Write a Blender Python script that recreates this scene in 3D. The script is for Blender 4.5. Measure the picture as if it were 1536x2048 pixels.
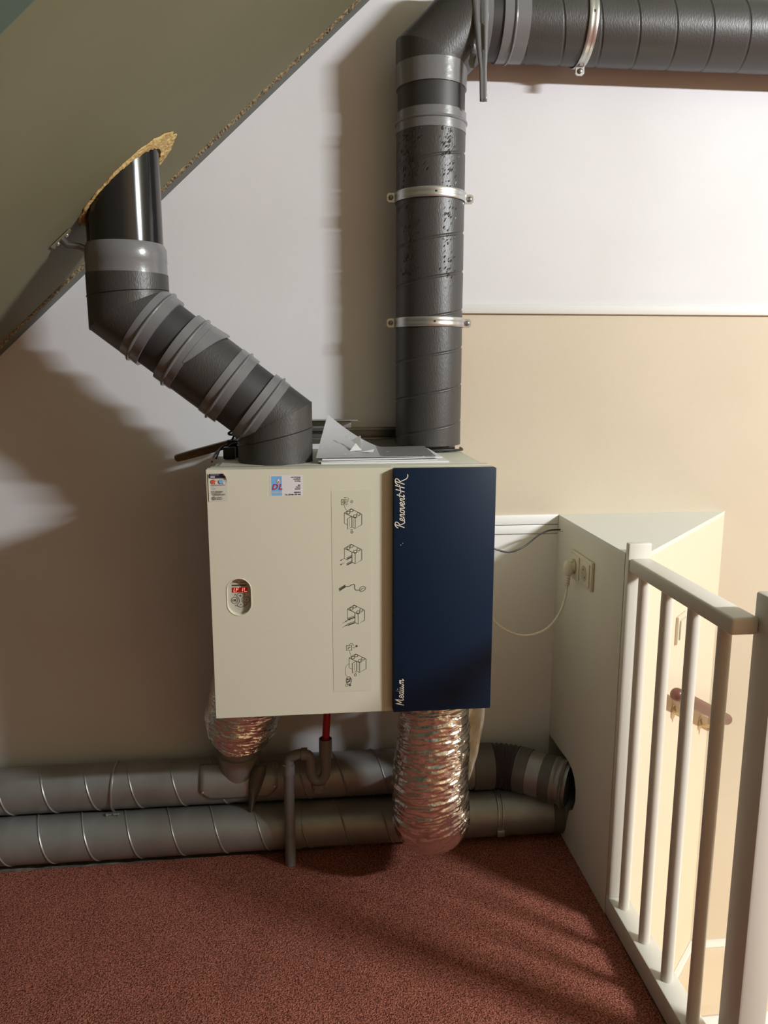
import bpy, bmesh, math, random
from mathutils import Vector, Matrix, noise

for o in list(bpy.data.objects):
    bpy.data.objects.remove(o)
scene = bpy.context.scene
COL = scene.collection
PI = math.pi
V = Vector

# ------------------------------------------------------------------ camera, world, lights, exposure
cd = bpy.data.cameras.new('camera')
cam = bpy.data.objects.new('camera', cd); COL.objects.link(cam)
cd.sensor_fit = 'VERTICAL'; cd.sensor_height = 36.0; cd.sensor_width = 27.0
cd.lens = 1558 / 2048 * 36
cd.clip_start = 0.05
cam.location = (0, -2.29, 1.428)
cam.rotation_euler = (math.radians(90 - 10.47), 0, math.radians(-5.84))
scene.camera = cam

world = bpy.data.worlds.new('world'); scene.world = world
world.use_nodes = True
world.node_tree.nodes['Background'].inputs[0].default_value = (1.0, 0.86, 0.68, 1)
world.node_tree.nodes['Background'].inputs[1].default_value = 0.004

LAMP = V((3.30, -2.70, 2.58))
for i in range(9):                         # a strip lamp hanging under the far roof slope, running across the ridge
    ld = bpy.data.lights.new('strip_lamp', 'POINT')
    ld.energy = 77; ld.color = (0.955, 0.985, 1.02); ld.shadow_soft_size = 0.05
    lo = bpy.data.objects.new('strip_lamp', ld); COL.objects.link(lo)
    lo.location = LAMP + V(((i - 4) * 0.10, 0, 0))
ld = bpy.data.lights.new('stairwell_lamp', 'POINT')   # the lamp of the flight below
ld.energy = 10; ld.color = (1.0, 0.84, 0.64); ld.shadow_soft_size = 0.12
lo = bpy.data.objects.new('stairwell_lamp', ld); COL.objects.link(lo)
lo.location = (2.0, -0.75, -0.5)

vs = scene.view_settings
vs.view_transform = 'Standard'; vs.look = 'None'; vs.gamma = 1.0; vs.use_curve_mapping = False
vs.exposure = 0.0

# ------------------------------------------------------------------ materials
def mat(name, col, rough=0.6, metal=0.0, bump=None, var=None, spec=0.5, emit=None, coat=0.0, anis=None):
    """bump=(scale,strength,distance[,detail]); var=(scale, other colour[,lo,hi])"""
    m = bpy.data.materials.new(name); m.use_nodes = True
    nt = m.node_tree; b = nt.nodes['Principled BSDF']
    b.inputs['Base Color'].default_value = (*col, 1)
    b.inputs['Roughness'].default_value = rough
    b.inputs['Metallic'].default_value = metal
    b.inputs['Specular IOR Level'].default_value = spec
    if coat: b.inputs['Coat Weight'].default_value = coat; b.inputs['Coat Roughness'].default_value = 0.12
    if emit:
        b.inputs['Emission Color'].default_value = (*emit[0], 1); b.inputs['Emission Strength'].default_value = emit[1]
    tc = nt.nodes.new('ShaderNodeTexCoord')
    if anis:
        mp = nt.nodes.new('ShaderNodeMapping'); mp.inputs['Scale'].default_value = anis
        nt.links.new(tc.outputs['Object'], mp.inputs['Vector']); src = mp.outputs['Vector']
    else:
        src = tc.outputs['Object']
    if bump:
        n = nt.nodes.new('ShaderNodeTexNoise'); n.inputs['Scale'].default_value = bump[0]
        n.inputs['Detail'].default_value = bump[3] if len(bump) > 3 else 3
        nt.links.new(src, n.inputs['Vector'])
        bp = nt.nodes.new('ShaderNodeBump'); bp.inputs['Strength'].default_value = bump[1]
        bp.inputs['Distance'].default_value = bump[2]
        nt.links.new(n.outputs['Fac'], bp.inputs['Height']); nt.links.new(bp.outputs['Normal'], b.inputs['Normal'])
    if var:
        n = nt.nodes.new('ShaderNodeTexNoise'); n.inputs['Scale'].default_value = var[0]; n.inputs['Detail'].default_value = 4
        nt.links.new(src, n.inputs['Vector'])
        mr = nt.nodes.new('ShaderNodeMapRange')
        mr.inputs[1].default_value = var[2] if len(var) > 2 else 0.35
        mr.inputs[2].default_value = var[3] if len(var) > 3 else 0.65
        nt.links.new(n.outputs['Fac'], mr.inputs[0])
        mx = nt.nodes.new('ShaderNodeMix'); mx.data_type = 'RGBA'
        mx.inputs['A'].default_value = (*col, 1); mx.inputs['B'].default_value = (*var[1], 1)
        nt.links.new(mr.outputs[0], mx.inputs['Factor']); nt.links.new(mx.outputs['Result'], b.inputs['Base Color'])
    return m

M = {}
M['white_wall'] = mat('white_wall', (0.65, 0.65, 0.665), 0.85, bump=(60, 0.12, 0.002), var=(2.2, (0.61, 0.605, 0.615)))
M['wallpaper'] = mat('wallpaper', (0.565, 0.49, 0.38), 0.85, bump=(420, 0.25, 0.001, 1), var=(3, (0.545, 0.47, 0.36)))
M['cream_wall'] = mat('cream_wall', (0.70, 0.575, 0.43), 0.85, bump=(80, 0.12, 0.002))
M['attic_wood'] = mat('attic_wood', (0.25, 0.165, 0.07), 0.8)
M['white_paint'] = mat('white_paint', (0.66, 0.63, 0.56), 0.42, bump=(30, 0.06, 0.002))
M['board_white'] = mat('board_white', (0.70, 0.67, 0.58), 0.5, bump=(25, 0.05, 0.002), var=(5, (0.67, 0.64, 0.55)))
M['top_white'] = mat('top_white', (0.66, 0.67, 0.62), 0.4)
M['trim_white'] = mat('trim_white', (0.74, 0.73, 0.71), 0.45)
M['roof_green'] = mat('roof_green', (0.135, 0.128, 0.07), 0.7, bump=(14, 0.15, 0.004), var=(1.8, (0.155, 0.146, 0.082)))
M['roof_dark'] = mat('roof_dark', (0.06, 0.09, 0.07), 0.7, bump=(20, 0.1, 0.003))
M['rafter_grey'] = mat('rafter_grey', (0.105, 0.112, 0.095), 0.65, bump=(40, 0.2, 0.002))
M['chipboard'] = mat('chipboard', (0.33, 0.25, 0.13), 0.9, bump=(120, 1.0, 0.004), var=(150, (0.07, 0.05, 0.03)))
M['foam'] = mat('foam', (0.62, 0.46, 0.20), 0.9, bump=(110, 0.9, 0.006), var=(45, (0.45, 0.31, 0.11)))
M['concrete'] = mat('concrete', (0.20, 0.17, 0.14), 0.9, bump=(80, 0.5, 0.003), var=(30, (0.10, 0.08, 0.065)))
M['pvc_black'] = mat('pvc_black', (0.014, 0.014, 0.015), 0.14)
M['pvc_matt'] = mat('pvc_matt', (0.03, 0.03, 0.032), 0.5)
M['tape'] = mat('tape', (0.15, 0.153, 0.16), 0.26, bump=(70, 0.22, 0.002), spec=0.6)
M['tape_side'] = M['tape']
M['clamp_steel'] = mat('clamp_steel', (0.52, 0.53, 0.53), 0.32, 0.9)
M['steel_dark'] = mat('steel_dark', (0.2, 0.2, 0.2), 0.4, 0.8)
M['galv'] = mat('galv', (0.33, 0.335, 0.33), 0.42, 0.6, bump=(60, 0.06, 0.002), var=(9, (0.27, 0.265, 0.255)))
M['galv_seam'] = mat('galv_seam', (0.5, 0.5, 0.49), 0.35, 0.85)
M['duct_tape_dark'] = mat('duct_tape_dark', (0.11, 0.105, 0.095), 0.5, 0.2, bump=(60, 0.2, 0.002))
M['rubber'] = mat('rubber', (0.05, 0.04, 0.045), 0.5)
M['foil'] = mat('foil', (0.86, 0.83, 0.81), 0.17, 1.0, bump=(120, 0.4, 0.004, 4))
M['unit_cream'] = mat('unit_cream', (0.60, 0.585, 0.47), 0.45, bump=(300, 0.03, 0.001))
M['unit_lid'] = mat('unit_lid', (0.46, 0.46, 0.37), 0.5)
M['unit_blue'] = mat('unit_blue', (0.0022, 0.0125, 0.034), 0.5, bump=(350, 0.04, 0.001), spec=0.25)
M['lettering'] = mat('lettering', (0.78, 0.72, 0.58), 0.5)
M['ink'] = mat('ink', (0.055, 0.05, 0.035), 0.7)
M['diagram_film'] = mat('diagram_film', (0.58, 0.565, 0.45), 0.4)
M['sticker_white'] = mat('sticker_white', (0.66, 0.64, 0.66), 0.4)
M['sticker_grey'] = mat('sticker_grey', (0.55, 0.53, 0.47), 0.4)
M['ink_navy'] = mat('ink_navy', (0.02, 0.016, 0.05), 0.5)
M['ink_blue'] = mat('ink_blue', (0.16, 0.42, 0.72), 0.5)
M['ink_lightblue'] = mat('ink_lightblue', (0.35, 0.55, 0.78), 0.5)
M['ink_red'] = mat('ink_red', (0.45, 0.02, 0.05), 0.5)
M['ink_orange'] = mat('ink_orange', (0.60, 0.10, 0.05), 0.5)
M['panel_face'] = mat('panel_face', (0.45, 0.43, 0.36), 0.4)
M['panel_rim'] = mat('panel_rim', (0.62, 0.59, 0.46), 0.4)
M['display'] = mat('display', (0.10, 0.01, 0.008), 0.2, emit=((1, 0.02, 0.01), 0.12))
M['led'] = mat('led', (0.9, 0.2, 0.15), 0.4, emit=((1.0, 0.22, 0.16), 1.5))
M['paper'] = mat('paper', (0.66, 0.66, 0.67), 0.6)
M['paper_grey'] = mat('paper_grey', (0.36, 0.36, 0.37), 0.55, var=(34, (0.72, 0.72, 0.73), 0.66, 0.70))
M['paper_dark'] = mat('paper_dark', (0.17, 0.17, 0.175), 0.5, var=(40, (0.6, 0.6, 0.6), 0.68, 0.71))
M['wood_stick'] = mat('wood_stick', (0.13, 0.075, 0.035), 0.6, var=(60, (0.08, 0.045, 0.02)), anis=(0.2, 3, 3))
M['cable_black'] = mat('cable_black', (0.008, 0.008, 0.008), 0.45)
M['cord_white'] = mat('cord_white', (0.62, 0.57, 0.46), 0.4)
M['socket'] = mat('socket', (0.63, 0.58, 0.45), 0.35)
M['socket_dark'] = mat('socket_dark', (0.40, 0.36, 0.26), 0.45)
M['grey_pvc'] = mat('grey_pvc', (0.17, 0.165, 0.165), 0.45)
M['red_hose'] = mat('red_hose', (0.32, 0.006, 0.01), 0.35)
M['liner'] = mat('liner', (0.55, 0.48, 0.38), 0.55, bump=(60, 0.3, 0.003), var=(20, (0.42, 0.32, 0.16)))
M['liner_tan'] = mat('liner_tan', (0.36, 0.25, 0.09), 0.6, bump=(60, 0.3, 0.003))
M['rail_wood'] = mat('rail_wood', (0.13, 0.045, 0.03), 0.42, coat=0.2)
M['brass'] = mat('brass', (0.62, 0.5, 0.3), 0.4, 0.7)
M['stair_cream'] = mat('stair_cream', (0.66, 0.55, 0.40), 0.5)

def insulation():
    m = bpy.data.materials.new('insulation'); m.use_nodes = True
    nt = m.node_tree; b = nt.nodes['Principled BSDF']
    tc = nt.nodes.new('ShaderNodeTexCoord')
    n1 = nt.nodes.new('ShaderNodeTexNoise'); n1.inputs['Scale'].default_value = 300; n1.inputs['Detail'].default_value = 2
    n2 = nt.nodes.new('ShaderNodeTexNoise'); n2.inputs['Scale'].default_value = 9
    mp = nt.nodes.new('ShaderNodeMapping'); mp.inputs['Rotation'].default_value = (0, 0.7, 0.5); mp.inputs['Scale'].default_value = (1, 1, 0.35)
    nt.links.new(tc.outputs['Object'], mp.inputs['Vector']); nt.links.new(mp.outputs['Vector'], n1.inputs['Vector'])
    nt.links.new(tc.outputs['Object'], n2.inputs['Vector'])
    mx = nt.nodes.new('ShaderNodeMix'); mx.data_type = 'RGBA'
    mx.inputs['A'].default_value = (0.037, 0.036, 0.035, 1); mx.inputs['B'].default_value = (0.052, 0.050, 0.048, 1)
    nt.links.new(n2.outputs['Fac'], mx.inputs['Factor']); nt.links.new(mx.outputs['Result'], b.inputs['Base Color'])
    b.inputs['Roughness'].default_value = 0.41
    bp = nt.nodes.new('ShaderNodeBump'); bp.inputs['Strength'].default_value = 0.35; bp.inputs['Distance'].default_value = 0.0015
    nt.links.new(n1.outputs['Fac'], bp.inputs['Height']); nt.links.new(bp.outputs['Normal'], b.inputs['Normal'])
    return m
M['insulation'] = insulation()

def carpet():
    m = bpy.data.materials.new('carpet'); m.use_nodes = True
    nt = m.node_tree; b = nt.nodes['Principled BSDF']
    tc = nt.nodes.new('ShaderNodeTexCoord')
    n1 = nt.nodes.new('ShaderNodeTexNoise'); n1.inputs['Scale'].default_value = 270; n1.inputs['Detail'].default_value = 1.5
    n1.inputs['Distortion'].default_value = 0.6
    n2 = nt.nodes.new('ShaderNodeTexNoise'); n2.inputs['Scale'].default_value = 6
    for n in (n1, n2): nt.links.new(tc.outputs['Object'], n.inputs['Vector'])
    mr = nt.nodes.new('ShaderNodeMapRange'); mr.inputs[1].default_value = 0.36; mr.inputs[2].default_value = 0.62
    nt.links.new(n1.outputs['Fac'], mr.inputs[0])
    mx = nt.nodes.new('ShaderNodeMix'); mx.data_type = 'RGBA'
    mx.inputs['A'].default_value = (0.125, 0.034, 0.024, 1); mx.inputs['B'].default_value = (0.50, 0.18, 0.125, 1)
    nt.links.new(mr.outputs[0], mx.inputs['Factor'])
    m2 = nt.nodes.new('ShaderNodeMix'); m2.data_type = 'RGBA'; m2.blend_type = 'MULTIPLY'; m2.inputs['Factor'].default_value = 0.35
    nt.links.new(mx.outputs['Result'], m2.inputs['A']); nt.links.new(n2.outputs['Fac'], m2.inputs['B'])
    nt.links.new(m2.outputs['Result'], b.inputs['Base Color'])
    b.inputs['Roughness'].default_value = 0.95; b.inputs['Specular IOR Level'].default_value = 0.1
    bp = nt.nodes.new('ShaderNodeBump'); bp.inputs['Strength'].default_value = 1.0; bp.inputs['Distance'].default_value = 0.006
    nt.links.new(n1.outputs['Fac'], bp.inputs['Height']); nt.links.new(bp.outputs['Normal'], b.inputs['Normal'])
    return m
M['carpet'] = carpet()

# ------------------------------------------------------------------ helpers
WLOC = {}
def thing(name, loc, label, cat, group=None):
    o = bpy.data.objects.new(name, None); COL.objects.link(o)
    o.empty_display_size = 0.05
    o.location = loc; WLOC[o.name] = V(loc)
    o['label'] = label; o['category'] = cat
    if group: o['group'] = group
    return o

def fin(name, bm, m, parent=None, smooth=False, label=None, cat=None, group=None, kind=None, angle=35):
    """world-space bmesh -> one mesh object"""
    bmesh.ops.recalc_face_normals(bm, faces=bm.faces)
    if parent is not None:
        org = WLOC[parent.name]
    else:
        xs = [v.co.x for v in bm.verts]; ys = [v.co.y for v in bm.verts]; zs = [v.co.z for v in bm.verts]
        org = V(((min(xs) + max(xs)) / 2, (min(ys) + max(ys)) / 2, min(zs)))
    bmesh.ops.translate(bm, verts=bm.verts, vec=-org)
    if smooth:
        for f in bm.faces: f.smooth = True
        for e in bm.edges:
            if len(e.link_faces) == 2 and e.calc_face_angle(0) > math.radians(angle): e.smooth = False
    me = bpy.data.meshes.new(name); bm.to_mesh(me); bm.free()
    mats = m if isinstance(m, (list, tuple)) else [m]
    for q in mats: me.materials.append(M[q] if isinstance(q, str) else q)
    o = bpy.data.objects.new(name, me); COL.objects.link(o)
    if parent is not None:
        o.parent = parent
    else:
        o.location = org
    WLOC[o.name] = org.copy()
    if label: o['label'] = label
    if cat: o['category'] = cat
    if group: o['group'] = group
    if kind: o['kind'] = kind
    return o

def nb(): return bmesh.new()

def bx(bm, x0, x1, y0, y1, z0, z1, bev=0.0, seg=2):
    t = bmesh.new()
    bmesh.ops.create_cube(t, size=1)
    for v in t.verts:
        v.co = V((x0 + (v.co.x + .5) * (x1 - x0), y0 + (v.co.y + .5) * (y1 - y0), z0 + (v.co.z + .5) * (z1 - z0)))
    if bev: bmesh.ops.bevel(t, geom=list(t.edges), offset=bev, segments=seg, affect='EDGES', profile=0.5)
    merge(bm, t); return bm

def merge(bm, t):
    me = bpy.data.meshes.new('tmp'); t.to_mesh(me); t.free(); bm.from_mesh(me); bpy.data.meshes.remove(me)

def box(name, x0, x1, y0, y1, z0, z1, m, parent=None, bev=0.002, **k):
    return fin(name, bx(nb(), x0, x1, y0, y1, z0, z1, bev), m, parent, smooth=bool(bev), **k)

def frame(d):
    d = d.normalized()
    a = V((0, 0, 1)) if abs(d.z) < 0.9 else V((0, 1, 0))
    u = d.cross(a).normalized(); w = d.cross(u).normalized()
    return u, w

def crom(pts, n):
    pts = [V(p) for p in pts]; out = []
    for i in range(len(pts) - 1):
        p0 = pts[max(i - 1, 0)]; p1 = pts[i]; p2 = pts[i + 1]; p3 = pts[min(i + 2, len(pts) - 1)]
        for k in range(n):
            t = k / n
            out.append(0.5 * ((2 * p1) + (-p0 + p2) * t + (2 * p0 - 5 * p1 + 4 * p2 - p3) * t * t + (-p0 + 3 * p1 - 3 * p2 + p3) * t ** 3))
    out.append(pts[-1]); return out

def sweep(bm, pts, r, seg=16, cap=True, rfun=None, radii=None):
    """tube along points with a parallel-transported frame"""
    pts = [V(p) for p in pts]; n = len(pts); rings = []
    tang = []
    for i in range(n):
        d = pts[min(i + 1, n - 1)] - pts[max(i - 1, 0)]; tang.append(d.normalized())
    u, w = frame(tang[0])
    for i in range(n):
        if i:
            q = tang[i - 1].rotation_difference(tang[i]); u = q @ u; w = q @ w
        rr = radii[i] if radii else r
        ring = []
        for j in range(seg):
            a = 2 * PI * j / seg
            k = rr if rfun is None else rr + rfun(i, j, a)
            ring.append(bm.verts.new(pts[i] + (u * math.cos(a) + w * math.sin(a)) * k))
        rings.append(ring)
    for i in range(n - 1):
        for j in range(seg):
            bm.faces.new((rings[i][j], rings[i][(j + 1) % seg], rings[i + 1][(j + 1) % seg], rings[i + 1][j]))
    if cap:
        bm.faces.new(rings[0][::-1]); bm.faces.new(rings[-1])
    return bm

def lathe(bm, p, d, prof, seg=48, cap=True):
    """prof: list of (axial, radius) along d from p"""
    p = V(p); d = V(d).normalized(); u, w = frame(d); rings = []
    for s, r in prof:
        rings.append([bm.verts.new(p + d * s + (u * math.cos(2 * PI * j / seg) + w * math.sin(2 * PI * j / seg)) * r) for j in range(seg)])
    for i in range(len(rings) - 1):
        for j in range(seg):
            bm.faces.new((rings[i][j], rings[i][(j + 1) % seg], rings[i + 1][(j + 1) % seg], rings[i + 1][j]))
    if cap:
        bm.faces.new(rings[0][::-1]); bm.faces.new(rings[-1])
    return bm

def cut(bm, p, nrm, fill=True):
    """remove everything on the +nrm side of the plane"""
    g = list(bm.verts) + list(bm.edges) + list(bm.faces)
    r = bmesh.ops.bisect_plane(bm, geom=g, dist=1e-6, plane_co=p, plane_no=nrm, clear_outer=True)
    if fill:
        es = [e for e in r['geom_cut'] if isinstance(e, bmesh.types.BMEdge)]
        if es: bmesh.ops.edgeloop_fill(bm, edges=es)

def helix_pipe(p0, p1, r, pitch, depth, hand=1, phase=0.0, seg=56, half=0.0022, cuts=(), jit=0.0, flip=1):
    """cylinder whose spiral seam is a real groove (depth<0) or ridge (depth>0)"""
    p0 = V(p0); p1 = V(p1); L = (p1 - p0).length; d = (p1 - p0).normalized(); u, w = frame(d)
    bm = nb(); f = half / pitch
    prof = [(0.0, depth), (f, depth * 0.75), (2 * f, 0), (0.25, 0), (0.5, 0), (0.75, 0), (1 - 2 * f, 0), (1 - f, depth * 0.75)]
    n = int(L / pitch) + 3
    rows = []
    for k in range(-2, n):
        for q, dr in prof: rows.append((k + q, dr))
    grid = []
    for s, dr in rows:
        line = []
        for j in range(seg + 1):
            a = 2 * PI * j / seg
            ss = (s + hand * j / seg + phase) * pitch
            rr = r + dr
            if jit: rr += jit * noise.noise(V((math.cos(a) * 2, math.sin(a) * 2, ss * 9)))
            line.append(bm.verts.new(p0 + d * ss + (u * math.cos(a) + w * math.sin(a)) * rr))
        grid.append(line)
    for i in range(len(grid) - 1):
        for j in range(seg):
            bm.faces.new((grid[i][j], grid[i][j + 1], grid[i + 1][j + 1], grid[i + 1][j]))
    bmesh.ops.remove_doubles(bm, verts=bm.verts, dist=2e-5)
    cut(bm, p0, -d); cut(bm, p1, d)
    for cp, cn in cuts: cut(bm, V(cp), V(cn))
    return bm

def plain_pipe(p0, p1, r, cuts=(), seg=64, jit=0.0, step=0.02):
    p0 = V(p0); p1 = V(p1); d = (p1 - p0); L = d.length; d.normalize(); u, w = frame(d); bm = nb()
    n = max(2, int(L / step)); rings = []
    for i in range(n + 1):
        ring = []
        for j in range(seg):
            a = 2 * PI * j / seg; q = p0 + d * (L * i / n)
            rr = r + (jit * noise.noise(V((math.cos(a) * 1.5, math.sin(a) * 1.5, 0)) + q * 14) if jit else 0)
            ring.append(bm.verts.new(q + (u * math.cos(a) + w * math.sin(a)) * rr))
        rings.append(ring)
    for i in range(n):
        for j in range(seg):
            bm.faces.new((rings[i][j], rings[i][(j + 1) % seg], rings[i + 1][(j + 1) % seg], rings[i + 1][j]))
    bm.faces.new(rings[0][::-1]); bm.faces.new(rings[-1])
    for cp, cn in cuts: cut(bm, V(cp), V(cn))
    return bm

def poly_prism(bm, pts, vec):
    """closed polygon (3-D points) extruded by vec"""
    a = [bm.verts.new(V(p)) for p in pts]; b = [bm.verts.new(V(p) + V(vec)) for p in pts]
    n = len(a)
    bm.faces.new(a[::-1]); bm.faces.new(b)
    for i in range(n): bm.faces.new((a[i], a[(i + 1) % n], b[(i + 1) % n], b[i]))
    return bm

def ribbon(bm, pts, wd, T, th=0.0004):
    """flat pen stroke; T maps 2-D (u,v) and height h to world"""
    P2 = [V((p[0], p[1])) for p in pts]; n = len(P2)
    L = []; R = []
    for i in range(n):
        d = P2[min(i + 1, n - 1)] - P2[max(i - 1, 0)]
        if d.length < 1e-9: d = V((1, 0))
        d.normalize(); nn = V((-d.y, d.x)) * (wd / 2)
        L.append(P2[i] + nn); R.append(P2[i] - nn)
    top = [(bm.verts.new(T(l.x, l.y, th)), bm.verts.new(T(r.x, r.y, th))) for l, r in zip(L, R)]
    for i in range(n - 1):
        bm.faces.new((top[i][0], top[i][1], top[i + 1][1], top[i + 1][0]))

def crom2(pts, n):
    return [(p.x, p.y) for p in crom([V((a, b, 0)) for a, b in pts], n)]

def disc(bm, u, v, r, T, th=0.0004, n=20, rv=None):
    rv = rv or r
    bm.faces.new([bm.verts.new(T(u + r * math.cos(2 * PI * k / n), v + rv * math.sin(2 * PI * k / n), th)) for k in range(n)])

def ringline(bm, u, v, r, wd, T, th=0.0004, n=20, rv=None):
    rv = rv or r
    ribbon(bm, [(u + r * math.cos(2 * PI * k / n), v + rv * math.sin(2 * PI * k / n)) for k in range(n + 1)], wd, T, th)

def quad(bm, u0, u1, v0, v1, T, th=0.0004):
    bm.faces.new([bm.verts.new(T(a, b, th)) for a, b in ((u0, v0), (u1, v0), (u1, v1), (u0, v1))])

def text(bm, body, size, u, v, T, th=0.0006, align='LEFT', shear=0.0, bold=0.0, sx=1.0):
    cu = bpy.data.curves.new('t', 'FONT'); cu.body = body; cu.size = size; cu.align_x = align; cu.shear = shear
    cu.offset = bold; cu.resolution_u = 2
    o = bpy.data.objects.new('t', cu); me = bpy.data.meshes.new_from_object(o)
    vs_ = [bm.verts.new(T(u + p.co.x * sx, v + p.co.y, th)) for p in me.vertices]
    for f in me.polygons:
        try: bm.faces.new([vs_[i] for i in f.vertices])
        except ValueError: pass
    bpy.data.objects.remove(o); bpy.data.curves.remove(cu); bpy.data.meshes.remove(me)

# ------------------------------------------------------------------ the setting
KX, AX, AZ = 0.91, 0.197, 2.396                    # roof line on the gable wall: z = AZ + KX (x - AX)
def roofz(x): return AZ + KX * (x - AX)
RIDGE = 2.4; RZ = roofz(RIDGE)
BX = 0.772                                          # plane of the stair bulkhead and the railing
FRONT = -5.0

# carpeted floor with the bare strip under the ducts
bm = nb()
random.seed(3)
edge = []
for i in range(61):
    x = -2.45 + 2.52 * i / 60
    edge.append((x, -0.171 + 0.016 * (x + 0.89) + 0.003 * random.uniform(-1, 1)))
outline = [(-2.45, FRONT)] + [(5.0, FRONT), (5.0, -1.10), (BX + 0.06, -1.10), (BX, -1.0), (BX, -0.0), (0.09, 0.0)] + edge[::-1]
poly_prism(bm, [(x, y, -0.008) for x, y in outline], (0, 0, 0.008))
floor = fin('floor', bm, 'carpet', kind='structure', label='brick red loop pile carpet on the attic floor')
bm = nb(); bx(bm, -2.45, BX, FRONT, 0, -0.16, -0.0085)
bx(bm, BX, 5.0, FRONT, -1.10, -0.16, -0.0085)
fin('subfloor', bm, 'concrete', floor)

# gable wall: white plaster, beige paper, white strip
wb = fin('wall_back', bx(nb(), -2.6, 5.1, 0.0, 0.12, -2.6, RZ + 0.2), 'white_wall', kind='structure', label='white plastered gable wall behind the ventilation unit')
fin('wallpaper', bx(nb(), 0.36, 4.99, -0.0015, 0.0005, -2.5, 1.59), 'wallpaper', wb)
box('trim_1', 0.36, 4.99, -0.014, 0.0, 1.583, 1.609, 'trim_white', None, 0.003, kind='structure', label='white strip on the wall above the beige paper')
bm = nb(); bx(bm, 0.30, BX, -0.004, 0.001, 0.0, 0.925)
wp = fin('trim_2', bm, 'trim_white', None, kind='structure', label='white panelling on the wall beside the ventilation unit')
box('moulding', 0.30, BX, -0.011, 0.0, 0.957, 0.987, 'trim_white', wp, 0.002)
box('moulding', 0.30, BX, -0.008, 0.0, 0.928, 0.955, 'trim_white', wp, 0.002)

# sloping roof boards on the left and their twin on the right
nrm = V((KX, 0, -1)).normalized()                  # towards the room
def slope_slab(xa, xb, y0, y1, th, lift=0.0):
    bm = nb(); n = nrm * lift
    pts = [V((xa, y0, roofz(xa))) + n, V((xb, y0, roofz(xb))) + n, V((xb, y1, roofz(xb))) + n, V((xa, y1, roofz(xa))) + n]
    return poly_prism(bm, pts, -nrm * th)
roof = fin('ceiling', slope_slab(-2.50, RIDGE, FRONT, -0.088, 0.06), 'roof_green', kind='structure', label='olive green painted sloping roof boarding')
fin('roof_gap_board', slope_slab(-2.50, RIDGE, -0.088, 0.0, 0.05, -0.0005), 'rafter_grey', roof)
bm = nb(); n = 700; rowa = []
for i in range(n + 1):                             # crumbling cut edge of the boarding
    x = -1.15 + (0.55 + 1.15) * i / n
    c = V((x, -0.072, roofz(x)))
    w1 = 0.0155 + 0.003 * noise.noise(V((x * 60, 0, 0))) + 0.0025 * noise.noise(V((x * 220, 3, 0)))
    h1 = 0.0055 + 0.003 * noise.noise(V((x * 75, 7, 0))) + 0.003 * noise.noise(V((x * 260, 1, 0)))
    ring = []
    for k in range(9):
        a = PI * k / 8; jg = 0.0028 * noise.noise(V((x * 190, k * 1.7, 0)))
        ring.append(bm.verts.new(c + V((0, math.cos(a) * w1, 0)) + nrm * (math.sin(a) * h1 - 0.002 + jg)))
    rowa.append(ring)
for i in range(n):
    for k in range(8): bm.faces.new((rowa[i][k], rowa[i][k + 1], rowa[i + 1][k + 1], rowa[i + 1][k]))
fin('crumbled_edge', bm, 'chipboard', roof)
def mir(x): return 2 * RIDGE - x
bm = nb()
poly_prism(bm, [V((mir(x), y, roofz(x))) for x, y in ((-0.3, FRONT), (RIDGE, FRONT), (RIDGE, 0), (-0.3, 0))], (0.04, 0, 0.05))
fin('ceiling_far', bm, 'roof_green', kind='structure', label='far sloping roof side beyond the stairs')
bm = slope_slab(-1.4, 0.4, -2.6, -1.125, 0.02, 0.004)
fin('roof_slab', bm, 'roof_dark', roof)  # thin slab, darker green than the boarding, over its near part
fin('wall_right', bx(nb(), 5.0, 5.1, FRONT, 0.0, -2.6, 2.4), 'attic_wood', kind='structure', label='wood wall beyond the stairs')
fin('wall_front', bx(nb(), -2.6, 5.1, FRONT - 0.1, FRONT, -0.2, RZ + 0.1), 'attic_wood', kind='structure', label='wall at the other end of the attic')
box('wall_left', -2.55, -2.45, FRONT, 0, -0.2, 0.4, 'white_wall', None, 0, kind='structure', label='low knee wall under the roof slope')

# stair bulkhead: white side board with the duct opening, grey-white top, cream wall on the stair side
D0 = V((0.835, -0.505, 0)); D1 = V((1.313, 0.0, 0))
dn = V((D1.y - D0.y, -(D1.x - D0.x), 0)).normalized(); du = (D1 - D0).normalized()
bm = nb(); poly_prism(bm, [D0 + V((0, 0, -2.5)), D1 + V((0, 0, -2.5)), D1 + V((0, 0, 0.974)), D0 + V((0, 0, 0.974))], -dn * 0.03)
ws = fin('wall_stair', bm, 'cream_wall', kind='structure', label='cream angled wall of the stair bulkhead')
notch = [(0.0, 0.262), (-0.10, 0.262), (-0.18, 0.266), (-0.222, 0.258), (-0.248, 0.240), (-0.262, 0.21), (-0.262, 0.175), (-0.245, 0.140), (-0.215, 0.118), (-0.195, 0.06), (-0.15, 0.0)]
pts = [(0, 0.974), *notch, (-0.513, 0.0), (-0.513, 0.974)]
bm = nb(); poly_prism(bm, [V((BX, y, z)) for y, z in pts], (0.018, 0, 0))
fin('side_board', bm, 'board_white', ws)
bm = nb(); poly_prism(bm, [V((BX, 0, 0.974)), V((BX, -0.513, 0.974)), V((0.835, -0.513, 0.974)), V((D1.x, 0, 0.974))], (0, 0, 0.012))
fin('top_board', bm, 'top_white', ws)
bm = nb(); bx(bm, BX + 0.0185, 0.835, -0.5125, -0.495, -0.2, 0.9735); fin('end_board', bm, 'board_white', ws)
bm = nb(); bx(bm, BX + 0.02, BX + 0.06, -1.10, -0.513, -2.5, -0.001); fin('stair_string', bm, 'board_white', ws)
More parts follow.
